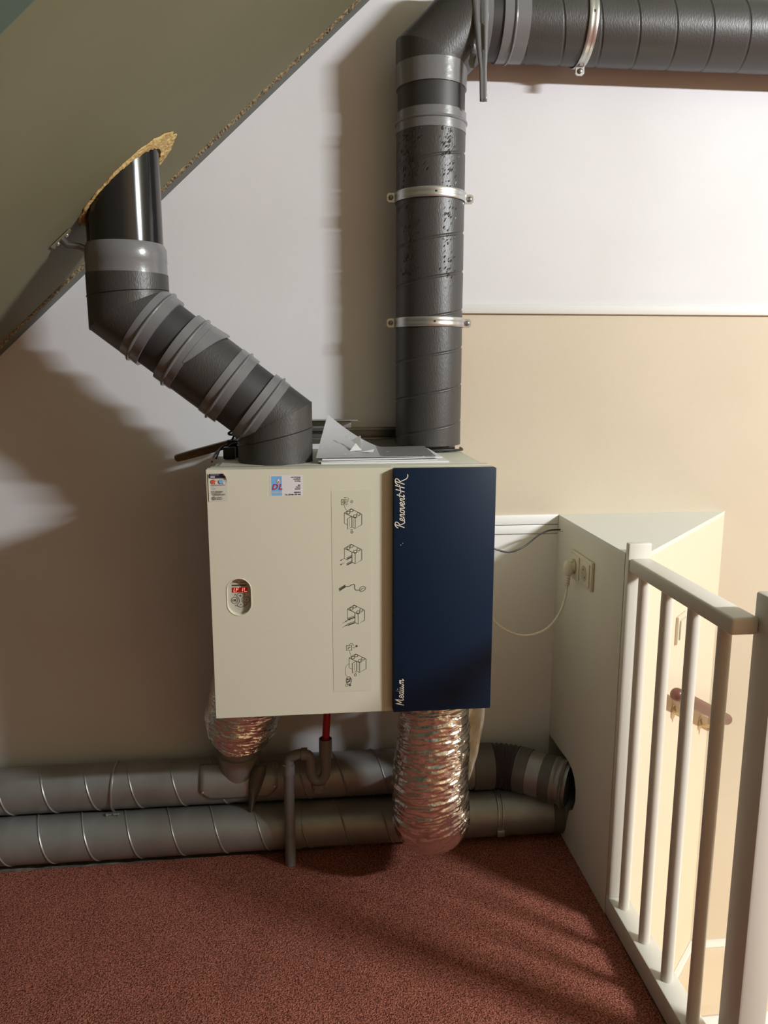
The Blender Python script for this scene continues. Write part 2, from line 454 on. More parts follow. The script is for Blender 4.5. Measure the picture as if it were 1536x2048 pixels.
bm = nb(); bx(bm, BX + 0.02, 5.0, -1.14, -1.10, -2.5, -0.009); fin('stair_well_side', bm, 'cream_wall', ws)
# steps of the stair below
steps = thing('stair_flight', (1.5, -0.5, -2.0), 'cream stair treads below the railing', 'stairs')
for k, (y0, y1, z) in enumerate(((-0.225, 0.0, -0.569), (-0.47, -0.225, -0.757), (-0.80, -0.47, -0.945), (-1.09, -0.80, -1.133))):
    q0 = D0 + du * ((y0 - 0.02 - D0.y) / du.y) + dn * 0.002 if y0 > -0.48 else V((0.862, y0 - 0.02, 0))
    q1 = D0 + du * ((min(y1, -0.002) - D0.y) / du.y) + dn * 0.002 if y1 > -0.46 else V((0.862, y1, 0))
    if k == 2: q1 = V((0.875, y1, 0))
    bm = nb(); poly_prism(bm, [V((q0.x, q0.y, z - 0.04)), V((2.88, y0 - 0.02, z - 0.04)), V((2.88, min(y1, -0.002), z - 0.04)), V((q1.x, min(q1.y, -0.002), z - 0.04))], (0, 0, 0.04))
    fin('tread', bm, 'stair_cream' if k == 0 else 'trim_white', steps)
    bm = nb(); bx(bm, q0.x + 0.03, 2.88, y0, y0 + 0.02, z - 0.187, z - 0.041)
    fin('riser', bm, 'trim_white', steps)
bm = nb(); poly_prism(bm, [D0 + dn * 0.001 + V((0, 0, -0.568)), D1 + dn * 0.001 + V((0, 0, -0.568)), D1 + dn * 0.001 + V((0, 0, -0.545)), D0 + dn * 0.001 + V((0, 0, -0.545))], dn * 0.012)
fin('baseboard_left', bm, 'trim_white', None, kind='structure', label='low baseboard along the angled stair wall')
bm = nb(); bx(bm, D1.x + 0.012, 2.88, -0.013, -0.002, -0.568, -0.545); fin('baseboard_back', bm, 'trim_white', None, kind='structure', label='low baseboard along the rear stair wall')

# ------------------------------------------------------------------ ventilation unit
UX0, UX1, UY0, UY1, UZ0, UZ1 = -0.225, 0.446, -0.49, -0.035, 0.592, 1.199
unit = thing('ventilation_unit', ((UX0 + UX1) / 2, (UY0 + UY1) / 2, UZ0), 'cream and dark blue heat recovery ventilation unit hung on the wall', 'ventilation unit')
bm = nb(); bx(bm, UX0 + 0.006, UX1 - 0.004, UY0 + 0.03, UY1, UZ0 + 0.004, UZ1 - 0.004, 0.003)
fin('casing', bm, 'unit_lid', unit, smooth=True)
# front cover: a shallow tray with an oval cut-out for the control panel
OC = (-0.1600, 0.8955); OR = 0.0275; OH = 0.0445     # oval centre, half width, half height
def oval(r, h, n=12):
    p = []
    for k in range(n + 1): a = PI * k / n; p.append((OC[0] + r * math.cos(a), OC[1] + (h - r) + r * math.sin(a)))
    for k in range(n + 1): a = PI + PI * k / n; p.append((OC[0] + r * math.cos(a), OC[1] - (h - r) + r * math.sin(a)))
    return p
CR = 0.204                                           # right edge of the cream part (under the blue panel)
bm = nb()
inner = oval(OR, OH); n = len(inner)
def outer_pt(u, v):
    du_, dv = u - OC[0], v - OC[1]
    ks = []
    if du_ > 1e-9: ks.append((CR - OC[0]) / du_)
    if du_ < -1e-9: ks.append((UX0 - OC[0]) / du_)
    if dv > 1e-9: ks.append((UZ1 - OC[1]) / dv)
    if dv < -1e-9: ks.append((UZ0 - OC[1]) / dv)
    k = min(ks); return (OC[0] + du_ * k, OC[1] + dv * k)
ring_o = [outer_pt(u, v) for u, v in inner]
loop = []                                            # insert the four corners into the outer ring
for c in ((CR, UZ1), (UX0, UZ1), (UX0, UZ0), (CR, UZ0)): loop.append((math.atan2(c[1] - OC[1], c[0] - OC[0]), c, None))
for k in range(n): loop.append((math.atan2(inner[k][1] - OC[1], inner[k][0] - OC[0]), ring_o[k], inner[k]))
loop.sort(key=lambda q: q[0])
def tray(th0, th1):
    vo = [bm.verts.new((p[1][0], th0, p[1][1])) for p in loop]
    vi = []
    for p in loop:
        if p[2] is None:
            a = p[0]; best = min(inner, key=lambda q: abs(math.atan2(q[1] - OC[1], q[0] - OC[0]) - a)); vi.append(best)
        else: vi.append(p[2])
    cache = {}
    vv = []
    for q in vi:
        key = (round(q[0], 6), round(q[1], 6))
        if key not in cache: cache[key] = bm.verts.new((q[0], th0, q[1]))
        vv.append(cache[key])
    m_ = len(loop)
    for k in range(m_):
        a, b, c, d = vo[k], vo[(k + 1) % m_], vv[(k + 1) % m_], vv[k]
        bm.faces.new((a, b, c) if c is d else (a, b, c, d))
    vb = [bm.verts.new((p[1][0], th1, p[1][1])) for p in loop]
    for k in range(m_): bm.faces.new((vo[k], vo[(k + 1) % m_], vb[(k + 1) % m_], vb[k]))
    wi = [bm.verts.new((q[0], th0 + 0.014, q[1])) for q in inner]
    fi = [cache[(round(q[0], 6), round(q[1], 6))] for q in inner]
    for k in range(n): bm.faces.new((fi[k], fi[(k + 1) % n], wi[(k + 1) % n], wi[k]))
tray(UY0, UY0 + 0.034)
bmesh.ops.remove_doubles(bm, verts=bm.verts, dist=1e-6)
fin('front_cover', bm, 'unit_cream', unit, smooth=True, angle=25)
# bright rolled rim of the cut-out
bm = nb(); rim = [V((u, UY0 + 0.0005, v)) for u, v in oval(OR + 0.001, OH + 0.001, 16)]
rim.append(rim[0]); sweep(bm, rim, 0.0016, 6, cap=False); fin('cutout_rim', bm, 'panel_rim', unit, smooth=True)
# lid rim and top groove
bm = nb(); bx(bm, UX0 + 0.004, UX1 - 0.002, UY0 + 0.034, UY0 + 0.066, UZ1 - 0.006, UZ1 + 0.0005, 0.002); fin('lid_rim', bm, 'unit_lid', unit, smooth=True)
bm = nb(); bx(bm, UX0 + 0.022, UX1 - 0.02, UY0 + 0.071, UY1 - 0.012, UZ1 - 0.006, UZ1 + 0.0005, 0.002); fin('lid', bm, 'unit_lid', unit, smooth=True)
bm = nb(); bx(bm, CR - 0.01, UX1, UY0 + 0.002, UY0 + 0.034, UZ0 + 0.001, UZ1 - 0.001); fin('filter_frame', bm, 'unit_cream', unit)
# blue filter door
blue = fin('filter_door', bx(nb(), 0.205, 0.4475, -0.512, -0.4885, 0.597, 1.1985, 0.0025), 'unit_blue', unit, smooth=True)
blue['label'] = 'dark blue filter door'
TV = lambda u, v, h: V((0.2300 - v, -0.512 - h, u))      # writing that runs upwards
GL = {
 'R': (.78, [[(.08, .0), (.3, .95)], [(-.04, .66), (.08, .9), (.32, 1.02), (.56, .95), (.58, .76), (.4, .56), (.2, .5)], [(.3, .52), (.45, .2), (.62, -.02), (.84, .02)]]),
 'Q': (.9, [[(.08, .0), (.3, .95)], [(-.04, .66), (.08, .9), (.32, 1.02), (.56, .95), (.58, .76), (.4, .56), (.2, .5)], [(.3, .52), (.5, .15), (.72, -.2), (1.0, -.34), (1.2, -.3)]]),
 'e': (.40, [[(-.02, .16), (.2, .24), (.29, .38), (.2, .5), (.06, .36), (.05, .1), (.18, 0), (.40, .15)]]),
 'n': (.47, [[(.02, .0), (.1, .46)], [(.05, .18), (.2, .45), (.31, .42), (.27, .1), (.34, 0), (.48, .14)]]),
 'o': (.42, [[(.2, .48), (.06, .36), (.03, .1), (.15, 0), (.3, .12), (.32, .36), (.2, .48), (.42, .40)]]),
 'v': (.42, [[(0, .40), (.09, .46), (.11, .1), (.17, 0), (.33, .2), (.36, .48)]]),
 't': (.34, [[(.22, .84), (.09, .2), (.12, .02), (.30, .12)], [(-.02, .52), (.40, .57)]]),
 'H': (.84, [[(.10, 0), (.28, .95)], [(.52, 0), (.70, 1.0)], [(-.10, .40), (.82, .55)]]),
 'M': (.88, [[(.02, -.04), (.1, .5), (.14, .92)], [(.14, .92), (.22, .5), (.3, .2)], [(.3, .2), (.46, .6), (.64, .98)], [(.64, .98), (.60, .4), (.64, .02), (.84, .1)]]),
 'd': (.48, [[(.28, .42), (.12, .44), (.03, .18), (.12, 0), (.27, .18), (.44, .98)], [(.44, .98), (.31, .15), (.37, 0), (.50, .13)]]),
 'i': (.26, [[(.08, .46), (.04, .12), (.11, 0), (.26, .14)], [(.13, .66), (.15, .72)]]),
 'u': (.48, [[(.06, .46), (.03, .12), (.12, 0), (.29, .26), (.34, .46)], [(.34, .46), (.29, .12), (.36, 0), (.49, .13)]]),
 'm': (.66, [[(.02, 0), (.1, .46)], [(.05, .18), (.2, .46), (.27, .4), (.22, 0)], [(.24, .18), (.4, .46), (.48, .4), (.44, .08), (.5, 0), (.66, .16)]]),
 ' ': (.16, [])}
def script(bm, body, size, u0, T, wd):
    x = 0
    for ch in body:
        adv, strokes = GL[ch]
        for s in strokes:
            ribbon(bm, [(u0 + (x + a + 0.12 * b) * size, b * size) for a, b in crom2(s, 6)], wd, T)
        x += adv
    return x * size
tot = sum(GL[c][0] for c in 'Renovent HQ'); sz = 0.122 / tot
bm = nb(); script(bm, 'Renovent HQ', sz, 1.058, TV, 0.0019); fin('lettering', bm, 'lettering', blue)['label'] = 'large white script lettering at the top of the blue door'
tot = sum(GL[c][0] for c in 'Medium'); sz = 0.068 / tot
bm = nb(); script(bm, 'Medium', sz, 0.615, TV, 0.0018); fin('lettering', bm, 'lettering', blue)['label'] = 'small white script lettering at the bottom of the blue door'
bm = nb(); disc(bm, 1.018, 0.0085, 0.0010, TV); disc(bm, 1.022, 0.0035, 0.0008, TV); fin('paint_chip', bm, 'lettering', blue)
# control panel in the oval
TP = lambda u, v, h: V((OC[0] + u, UY0 + 0.0125 - h, OC[1] + v))
bm = nb(); poly_prism(bm, [V((u, UY0 + 0.0125, v)) for u, v in oval(OR, OH)], (0, 0.004, 0))
cp = fin('control_panel', bm, 'panel_face', unit); cp['label'] = 'oval control panel with lit red display'
q = 0.0011 / 17.07                                    # drawing unit
OU, OV = 790, 940                                     # drawing origin (centre of the oval)
D2 = lambda x, y: ((x - OU) * q, (OV - y) * q)
bm = nb(); quad(bm, D2(515, 0)[0], D2(1090, 0)[0], D2(0, 815)[1], D2(0, 625)[1], TP); fin('display', bm, 'display', cp)
bm = nb()
for s in ([(610, 645), (595, 720), (590, 780), (625, 790)], [(665, 785), (690, 645), (775, 645)], [(678, 710), (755, 710)], [(925, 640), (900, 770)], [(985, 640), (965, 780), (1065, 780)]):
    ribbon(bm, [D2(*p) for p in s], 20 * q, TP, 0.0009)
fin('display_digits', bm, 'led', cp)
bm = nb()
quad(bm, D2(545, 0)[0], D2(745, 0)[0], D2(0, 440)[1], D2(0, 415)[1], TP); quad(bm, D2(820, 0)[0], D2(1060, 0)[0], D2(0, 440)[1], D2(0, 415)[1], TP)
quad(bm, D2(520, 0)[0], D2(1060, 0)[0], D2(0, 570)[1], D2(0, 520)[1], TP)
ringline(bm, *D2(600, 1115), 118 * q, 18 * q, TP, n=28); ringline(bm, *D2(1040, 1105), 110 * q, 18 * q, TP, n=28)
left = [(680, 950), (730, 870), (815, 835), (900, 870), (955, 940), (880, 1050), (880, 1160), (960, 1275), (900, 1360), (820, 1385), (740, 1355), (690, 1285), (770, 1180), (775, 1080), (680, 950)]
ribbon(bm, [D2(*p) for p in crom2(left, 4)], 18 * q, TP)
for s in ([(815, 895), (815, 990)], [(765, 942), (865, 942)], [(785, 1280), (860, 1278)], [(605, 925), (650, 880)], [(965, 870), (1010, 905)], [(620, 1295), (670, 1340)], [(950, 1370), (1060, 1250)]):
    ribbon(bm, [D2(*p) for p in s], 24 * q, TP)
text(bm, 'OK', 110 * q, *D2(600, 1150), TP, align='CENTER', bold=4 * q); text(bm, 'F', 100 * q, *D2(1040, 1140), TP, align='CENTER', bold=4 * q)
fin('buttons', bm, 'ink', cp)
# diagram sticker
TF = lambda u, v, h: V((u, UY0 - 0.0004 - h, v))
bm = nb(); bx(bm, 0.060, 0.153, UY0 - 0.0005, UY0, 0.648, 1.147); ds = fin('instruction_film', bm, 'diagram_film', unit); ds['label'] = 'transparent strip of maintenance pictograms'
bm = nb(); g = 0.00120 / 9.75; LW = 11 * g
def unit_icon(bm, ox, oy, mode, T):
    F = lambda x, y: (ox + (x - 568) * g, oy - (y - 632) * g)
    def L(*p, w=LW): ribbon(bm, [F(*a) for a in p], w, T)
    L((400, 515), (530, 435), (735, 548), (608, 622), (400, 515)); L((608, 620), (608, 825), (735, 750), (735, 548)); L((400, 515), (400, 720), (455, 745), w=LW * .7)
    for cx, cy in ((478, 512), (540, 472), (608, 580), (672, 540)): ringline(bm, *F(cx, cy), 32 * g, 11 * g, T, rv=25 * g)
    L((545, 585), (545, 790), (608, 825))
    if mode == 0:
        L((545, 580), (460, 630), (460, 835), (545, 790)); L((500, 640), (500, 780), w=LW * .4); L((575, 640), (575, 780), w=LW * .4)
    else:
        s = 0 if mode == 1 else -45
        for dy in (0, 110):
            L((545, 655 + dy), (445 + s, 705 + dy), (440 + s, 745 + dy), (545, 690 + dy), (545, 655 + dy)); L((535, 685 + dy), (455 + s, 725 + dy), w=LW * 1.6)
        for dy in (0, 85):
            if mode == 1: L((395, 715 + dy), (320, 755 + dy), w=LW * .6); L((350, 737 + dy), (318, 756 + dy), w=LW * 1.6)
            else: L((300, 800 + dy), (390, 750 + dy), w=LW * .6); L((355, 770 + dy), (390, 750 + dy), w=LW * 1.6)
    return F
F = unit_icon(bm, 0.111, 1.079, 0, TF)
ribbon(bm, [F(350, 255), F(455, 255), F(455, 355), F(350, 355), F(350, 250)], LW, TF); ringline(bm, *F(402, 305), 30 * g, 8 * g, TF); ribbon(bm, [F(402, 285), F(402, 330)], LW * 1.4, TF)
ribbon(bm, [F(*p) for p in crom2([(400, 222), (470, 225), (485, 265), (460, 300)], 4)], LW * .5, TF); ribbon(bm, [F(395, 222), (F(440, 224))], LW * 1.2, TF)
ribbon(bm, [F(*p) for p in crom2([(398, 365), (415, 420), (450, 470)], 4)], LW * .5, TF)
ringline(bm, *F(543, 298), 22 * g, 7 * g, TF); ringline(bm, *F(543, 892), 22 * g, 9 * g, TF); ribbon(bm, [F(515, 847), F(560, 843)], LW, TF)
text(bm, '1', 30 * g, *F(543, 308), TF, align='CENTER'); text(bm, '2', 30 * g, *F(543, 902), TF, align='CENTER')
fin('pictogram', bm, 'ink', ds); bm = nb(); unit_icon(bm, 0.1105, 0.9935, 1, TF); fin('pictogram', bm, 'ink', ds); bm = nb()
F = lambda x, y: (0.107 + (x - 525) * g, 0.910 - (y - 1975) * g)
ribbon(bm, [F(275, 1975), F(400, 1905), F(400, 1950), F(275, 2030), F(275, 1975)], LW, TF); ribbon(bm, [F(285, 2000), F(395, 1930)], LW * 2.6, TF)
ribbon(bm, [F(*p) for p in crom2([(400, 1940), (455, 1945), (520, 1910), (575, 1910), (578, 1985), (610, 2020), (665, 2020)], 5)], LW * 1.3, TF)
ribbon(bm, [F(*p) for p in crom2([(665, 2020), (690, 1970), (740, 1945), (785, 1970), (780, 2010), (740, 2040), (700, 2050), (665, 2020)], 4)], LW, TF); ribbon(bm, [F(690, 2030), F(725, 1985), F(770, 1985)], LW, TF)
fin('pictogram', bm, 'ink', ds); bm = nb(); unit_icon(bm, 0.1165, 0.8435, 2, TF); fin('pictogram', bm, 'ink', ds); bm = nb()
F = unit_icon(bm, 0.1195, 0.7195, 0, TF)
ribbon(bm, [F(350, 255), F(455, 255), F(455, 355), F(350, 355), F(350, 250)], LW, TF); ribbon(bm, [F(375, 330), F(390, 300), F(425, 290)], LW * 1.3, TF)
ribbon(bm, [F(*p) for p in crom2([(405, 255), (430, 215), (475, 225), (490, 265)], 4)], LW * .7, TF); ribbon(bm, [F(468, 305), F(515, 305)], LW * .7, TF); disc(bm, *F(548, 275), 23 * g, TF)
ribbon(bm, [F(*p) for p in crom2([(410, 365), (420, 420), (448, 475)], 4)], LW * .5, TF)
ribbon(bm, [F(*p) for p in crom2([(410, 625), (350, 670), (320, 760), (330, 860), (360, 895)], 5)], LW * .5, TF)
ringline(bm, *F(390, 985), 52 * g, 12 * g, TF, rv=80 * g)
for cx, cy in ((370, 960), (412, 955), (372, 1015), (405, 995)): disc(bm, *F(cx, cy), 18 * g, TF)
ringline(bm, *F(345, 1085), 26 * g, 7 * g, TF); disc(bm, *F(412, 1085), 22 * g, TF); ringline(bm, *F(520, 875), 22 * g, 9 * g, TF); ribbon(bm, [F(515, 838), F(548, 832)], LW, TF)
fin('pictogram', bm, 'ink', ds)
# installer sticker
bm = nb(); bx(bm, -0.0805, -0.0055, UY0 - 0.0004, UY0, 1.135, 1.1845); st = fin('installer_sticker', bm, 'sticker_white', unit); st['label'] = 'white installer sticker with blue and red logo'
bm = nb(); quad(bm, -0.0775, -0.0535, 1.1370, 1.1825, TF, 0.0002); fin('logo_field', bm, 'ink_blue', st)
bm = nb(); text(bm, "D", 0.0185, -0.0775, 1.1515, TF, 0.0008, shear=0.3, bold=0.0004); text(bm, "L", 0.0185, -0.0620, 1.1515, TF, 0.0008, shear=0.3, bold=0.0004); fin('logo_letters', bm, 'ink_red', st)
bm = nb(); fl = [(-.0620, 1.1650), (-.0655, 1.1700), (-.0625, 1.1760), (-.0608, 1.1790), (-.0580, 1.1735), (-.0570, 1.1690), (-.0595, 1.1650)]
bm.faces.new([bm.verts.new(TF(a, b, 0.0005)) for a, b in fl]); text(bm, 'DE JOUW', 0.0058, -0.0655, 1.1430, TF, 0.0006, 'CENTER', bold=0.0002); text(bm, 'INSTALLATIE BV', 0.0030, -0.0655, 1.1388, TF, 0.0006, 'CENTER')
fin('logo_white', bm, 'sticker_white', st)
bm = nb(); ribbon(bm, [(a, b) for a, b in fl + fl[:1]], 0.0005, TF, 0.0007); disc(bm, -0.0612, 1.1690, 0.0016, TF, 0.0008); fin('logo_flame', bm, 'ink_red', st)
bm = nb()
for s, v in (('verwarming', 1.1795), ('ventilatie', 1.1750), ('koeling', 1.1705), ('gas', 1.1610), ('water', 1.1565), ('sanitair', 1.1520), ('RIJSSEN', 1.1435), ('Tel. (0548) 540 400', 1.1385)):
    text(bm, s, 0.0046, -0.0105, v - 0.001, TF, 0.0004, 'RIGHT', bold=0.00012)
fin('print', bm, 'ink_navy', st)
# maintenance sticker with its curled corner
bm = nb()
rows = []
for j in range(9):
    r = []
    for i in range(9):
        u = -0.2195 + 0.0415 * i / 8; v = 1.1265 + 0.0640 * j / 8
        lift = 0.0005 + max(0, (i / 8 + j / 8) - 1.72) ** 1.4 * 0.06 + max(0, (1 - i / 8) - 0.86) * 0.01
        r.append(bm.verts.new((u - (lift - 0.0005) * 0.6, UY0 - lift, v)))
    rows.append(r)
for j in range(8):
    for i in range(8): bm.faces.new((rows[j][i], rows[j][i + 1], rows[j + 1][i + 1], rows[j + 1][i]))
ms = fin('maintenance_sticker', bm, 'sticker_grey', unit, smooth=True); ms['label'] = 'service sticker with a curled corner'
TS = lambda u, v, h: V((u, UY0 - 0.0022 - h, v))
bm = nb(); bm.faces.new([bm.verts.new(TS(a, b, 0)) for a, b in ((-.2190, 1.1800), (-.1800, 1.1800), (-.1806, 1.1835), (-.1855, 1.1880), (-.1870, 1.1900), (-.2170, 1.1900), (-.2195, 1.1880))]); fin('header', bm, 'ink_navy', ms)
bm = nb(); text(bm, '2020', 0.0052, -0.2155, 1.1812, TS, 0.0004, bold=0.0002); text(bm, 'ONDERHOUD', 0.0030, -0.2155, 1.1868, TS, 0.0004)
disc(bm, -0.2035, 1.1685, 0.0018, TS, 0.0006); disc(bm, -0.1855, 1.1685, 0.0018, TS, 0.0006); fin('print_white', bm, 'sticker_white', ms)
bm = nb(); disc(bm, -0.2095, 1.1720, 0.0050, TS); fin('flame_badge', bm, 'ink_orange', ms)
bm = nb(); disc(bm, -0.1915, 1.1720, 0.0050, TS); fin('fan_badge', bm, 'ink_blue', ms)
bm = nb(); quad(bm, -0.215, -0.182, 1.1638, 1.1646, TS); text(bm, 'datum', 0.0030, -0.2150, 1.1595, TS); text(bm, 'monteur', 0.0030, -0.2150, 1.1550, TS)
text(bm, 'E.A. Hartman', 0.0048, -0.2145, 1.1475, TS, bold=0.00015); quad(bm, -0.2145, -0.192, 1.1452, 1.1458, TS); text(bm, 'T 2020-001203', 0.0050, -0.2145, 1.1405, TS, bold=0.00012)
ringline(bm, -0.2095, 1.1335, 0.0035, 0.0012, TS); ringline(bm, -0.2095, 1.1335, 0.0016, 0.0008, TS); text(bm, 'Techniek', 0.0034, -0.2040, 1.1345, TS, bold=0.0001); text(bm, 'Nederland', 0.0034, -0.2040, 1.1308, TS, bold=0.0001)
fin('print', bm, 'ink', ms)

# mounting rail behind the unit and the loose steel angle lying on it
hr = thing('mounting_rail', (0.12, -0.02, 1.222), 'dark steel mounting rail on the wall behind the unit', 'rail')
box('rail_back', -0.18, 0.275, -0.006, -0.0005, 1.222, 1.258, 'steel_dark', hr, 0.001)
box('rail_lip', -0.18, 0.275, -0.030, -0.006, 1.250, 1.256, 'steel_dark', hr, 0.001)
box('rail_lip', -0.18, 0.275, -0.030, -0.006, 1.224, 1.229, 'steel_dark', hr, 0.001)
ab = thing('angle_bracket', (0.08, -0.03, 1.258), 'pale steel angle piece on the mounting rail', 'bracket')
box('upright_flange', 0.012, 0.135, -0.040, -0.036, 1.2585, 1.281, 'galv', ab, 0.001)
box('top_flange', 0.004, 0.152, -0.075, -0.0325, 1.281, 1.2835, 'galv', ab, 0.001)

# ------------------------------------------------------------------ left duct through the roof
LY = -0.33; P1 = V((-0.408, LY, 1.562)); P2 = V((-0.072, LY, 1.301)); RI = 0.091; RP = 0.0855
up = V((0, 0, 1)); dg = (P2 - P1).normalized()
n1 = (-up + dg).normalized()
ld_ = thing('exhaust_duct', (P2.x, LY, UZ1), 'dark insulated duct slanting from the unit up through the roof boarding', 'duct')
bm = plain_pipe((P1.x, LY, 1.66), (P1.x, LY, 1.66 + 0.42), RP)
cut(bm, V((0, 0, AZ - KX * AX)) - nrm * 0.004, -nrm)
fin('roof_pipe', bm, 'pvc_black', ld_, smooth=True)
bm = nb(); lathe(bm, (P1.x, LY, 1.643), (0, 0, 1), [(0, 0.0905), (0.0005, 0.0925), (0.026, 0.0920), (0.029, 0.0930), (0.058, 0.0925), (0.0685, 0.0870), (0.069, 0.086)], 64); fin('tape_band', bm, 'tape', ld_, smooth=True)
bm = nb(); bx(bm, -0.003, 0.003, -0.002, 0.002, 0, 0.26)
bmesh.ops.translate(bm, verts=bm.verts, vec=(P1.x + 0.028, LY - RP * 0.944, 1.71)); cut(bm, V((0, 0, AZ - KX * AX)), -nrm); bm.free()
bm = plain_pipe(P1 + up * 0.0815, P1 - up * 0.2, RI + 0.0025, jit=0.0005, cuts=[(P1, n1)]); fin('elbow_insulation', bm, 'insulation', ld_, smooth=True)
bm = plain_pipe(P1 - dg * 0.2, P1 + dg * 0.052, RI + 0.001, jit=0.0005, cuts=[(P1, -n1)]); fin('elbow_insulation', bm, 'insulation', ld_, smooth=True)
bm = plain_pipe(P1 + dg * 0.04, P1 + dg * 0.16, RP); fin('coupling_pipe', bm, 'pvc_matt', ld_, smooth=True)
bm = plain_pipe(P1 + dg * 0.16, P1 + dg * 0.288, RI - 0.0005, jit=0.0005); fin('insulation_sleeve', bm, 'insulation', ld_, smooth=True)
bm = plain_pipe(P1 + dg * 0.288, P1 + dg * 0.39, RP + 0.001); fin('coupling_pipe', bm, 'pvc_matt', ld_, smooth=True)
n2 = (dg - up).normalized()
bm = plain_pipe(P1 + dg * 0.385, P2 + dg * 0.2, RI, jit=0.0005, cuts=[(P2, n2)]); fin('elbow_insulation', bm, 'insulation', ld_, smooth=True)
bm = plain_pipe(P2 + up * 0.2, V((P2.x, LY, UZ1 + 0.0006)), RI + 0.0015, jit=0.0005, cuts=[(P2, -n2)]); fin('elbow_insulation', bm, 'insulation', ld_, smooth=True)
bm = nb()                                              # mitre seam of the lower collar
sweep(bm, [V((P2.x + 0.0935 * math.cos(a), LY + 0.0935 * math.sin(a), 1.262 + 0.022 * math.cos(a))) for a in [PI + PI * k / 24 for k in range(25)]], 0.0011, 5); fin('seam', bm, 'cable_black', ld_)
bm = nb(); sweep(bm, [V((P1.x + 0.0945 * math.cos(a), LY + 0.0945 * math.sin(a), 1.600 + 0.008 * math.cos(a))) for a in [PI + PI * k / 24 for k in range(25)]], 0.0009, 5); fin('seam', bm, 'cable_black', ld_)
def ridge_tape(c, ax, r, w0, w1, parent, ridge=0.0055, name='tape_band'):
    bm = nb(); r2 = r + 0.002
    lathe(bm, c - ax * w0, ax, [(0, r - 0.003), (0.0003, r2), (w0 - 0.0042, r2), (w0 - 0.0025, r2 + ridge * 0.75), (w0, r2 + ridge), (w0 + 0.0025, r2 + ridge * 0.75), (w0 + 0.0042, r2), (w0 + w1, r2), (w0 + w1 + 0.0003, r - 0.003)], 64)
    return fin(name, bm, 'tape', parent, smooth=True, angle=32)
for t, a_, b_ in ((0.062, 0.022, 0.026), (0.160, 0.026, 0.022), (0.288, 0.024, 0.024), (0.385, 0.024, 0.020)):
    ridge_tape(P1 + dg * t, dg, RI, a_, b_, ld_)
# loose tape tail with its lifted corner on the second band
bm = nb(); u_, w_ = frame(dg)
def onp(t, ang, r): return P1 + dg * t + (V((0, -1, 0)) * math.cos(ang) + dg.cross(V((0, 1, 0))).normalized() * math.sin(ang)) * r
g0 = []
for i in range(13):
    ang = 1.75 - 1.9 * i / 12
    wdt = 0.046 * max(0.0, 1 - i / 12) ** 0.8 * (0.72 if i == 0 else 0.9 if i == 1 else 1) + 0.004
    lift = 0.0036 + (0.005 * max(0, (2 - i) / 2))
    g0.append((bm.verts.new(onp(0.178, ang, RI + 0.0030)), bm.verts.new(onp(0.178 + wdt, ang, RI + lift - 0.0005))))
for i in range(12): bm.faces.new((g0[i][0], g0[i][1], g0[i + 1][1], g0[i + 1][0]))
fin('tape_tail', bm, 'tape', ld_, smooth=True)
# torn foam rim where the pipe pierces the boarding
bm = nb(); N = 150; grid = []
for i in range(N):
    a = 2 * PI * i / N
    ex = -0.396 + 0.112 * math.cos(a); ey = -0.330 + 0.098 * math.sin(a)
    jag = 1 + 0.05 * noise.noise(V((math.cos(a) * 6, math.sin(a) * 6, 0))) + 0.025 * noise.noise(V((math.cos(a) * 25, math.sin(a) * 25, 4)))
    ox = -0.394 + (ex + 0.394) * jag; oy = -0.330 + (ey + 0.330) * jag
    ix = P1.x + 0.0875 * math.cos(a); iy = LY + 0.0875 * math.sin(a)
    base = V((ox, oy, roofz(ox))) + nrm * 0.0006
    mid = V(((ox * .6 + ix * .4), (oy * .6 + iy * .4), 0)); mid.z = roofz(mid.x); mid = mid + nrm * (0.005 + 0.004 * noise.noise(V((a * 9, 0, 2))))
    inn = V((ix, iy, roofz(ix))) + nrm * (0.004 + 0.004 * noise.noise(V((a * 12, 5, 2)))) 
    grid.append([bm.verts.new(p) for p in (base, base + nrm * 0.002, mid, inn, V((ix, iy, roofz(ix))) - nrm * 0.01)])
for i in range(N):
    for k in range(4): bm.faces.new((grid[i][k], grid[(i + 1) % N][k], grid[(i + 1) % N][k + 1], grid[i][k + 1]))
fin('foam_seal', bm, 'foam', None, smooth=True, label='ragged yellow foam around the duct where it pierces the roof boarding', cat='foam')
# small wall lug beside the pipe with its screws
lg = thing('pipe_lug', (-0.525, LY, 1.69), 'small dark steel lug with screws between the roof boarding and the duct', 'bracket')
bm = nb(); c0 = V((-0.545, LY - 0.03, roofz(-0.545))) + nrm * 0.002; tdir = V((1, 0, KX)).normalized()
poly_prism(bm, [c0 + tdir * -0.03 + V((0, -.012, 0)), c0 + tdir * 0.03 + V((0, -.012, 0)), c0 + tdir * 0.03 + V((0, .012, 0)), c0 + tdir * -0.03 + V((0, .012, 0))], nrm * 0.003); fin('plate', bm, 'roof_green', lg)
bm = nb(); sweep(bm, [c0 + nrm * 0.003, c0 + nrm * 0.02, V((-0.505, LY - 0.03, 1.702)), V((-0.490, LY - 0.03, 1.696))], 0.008, 10); fin('stud', bm, 'steel_dark', lg, smooth=True)
for s in (-0.014, 0.014):
    bm = nb(); lathe(bm, c0 + tdir * s + nrm * 0.003, nrm, [(0, 0.005), (0.002, 0.0045), (0.003, 0.002)], 14); fin('screw', bm, 'clamp_steel', lg, smooth=True)

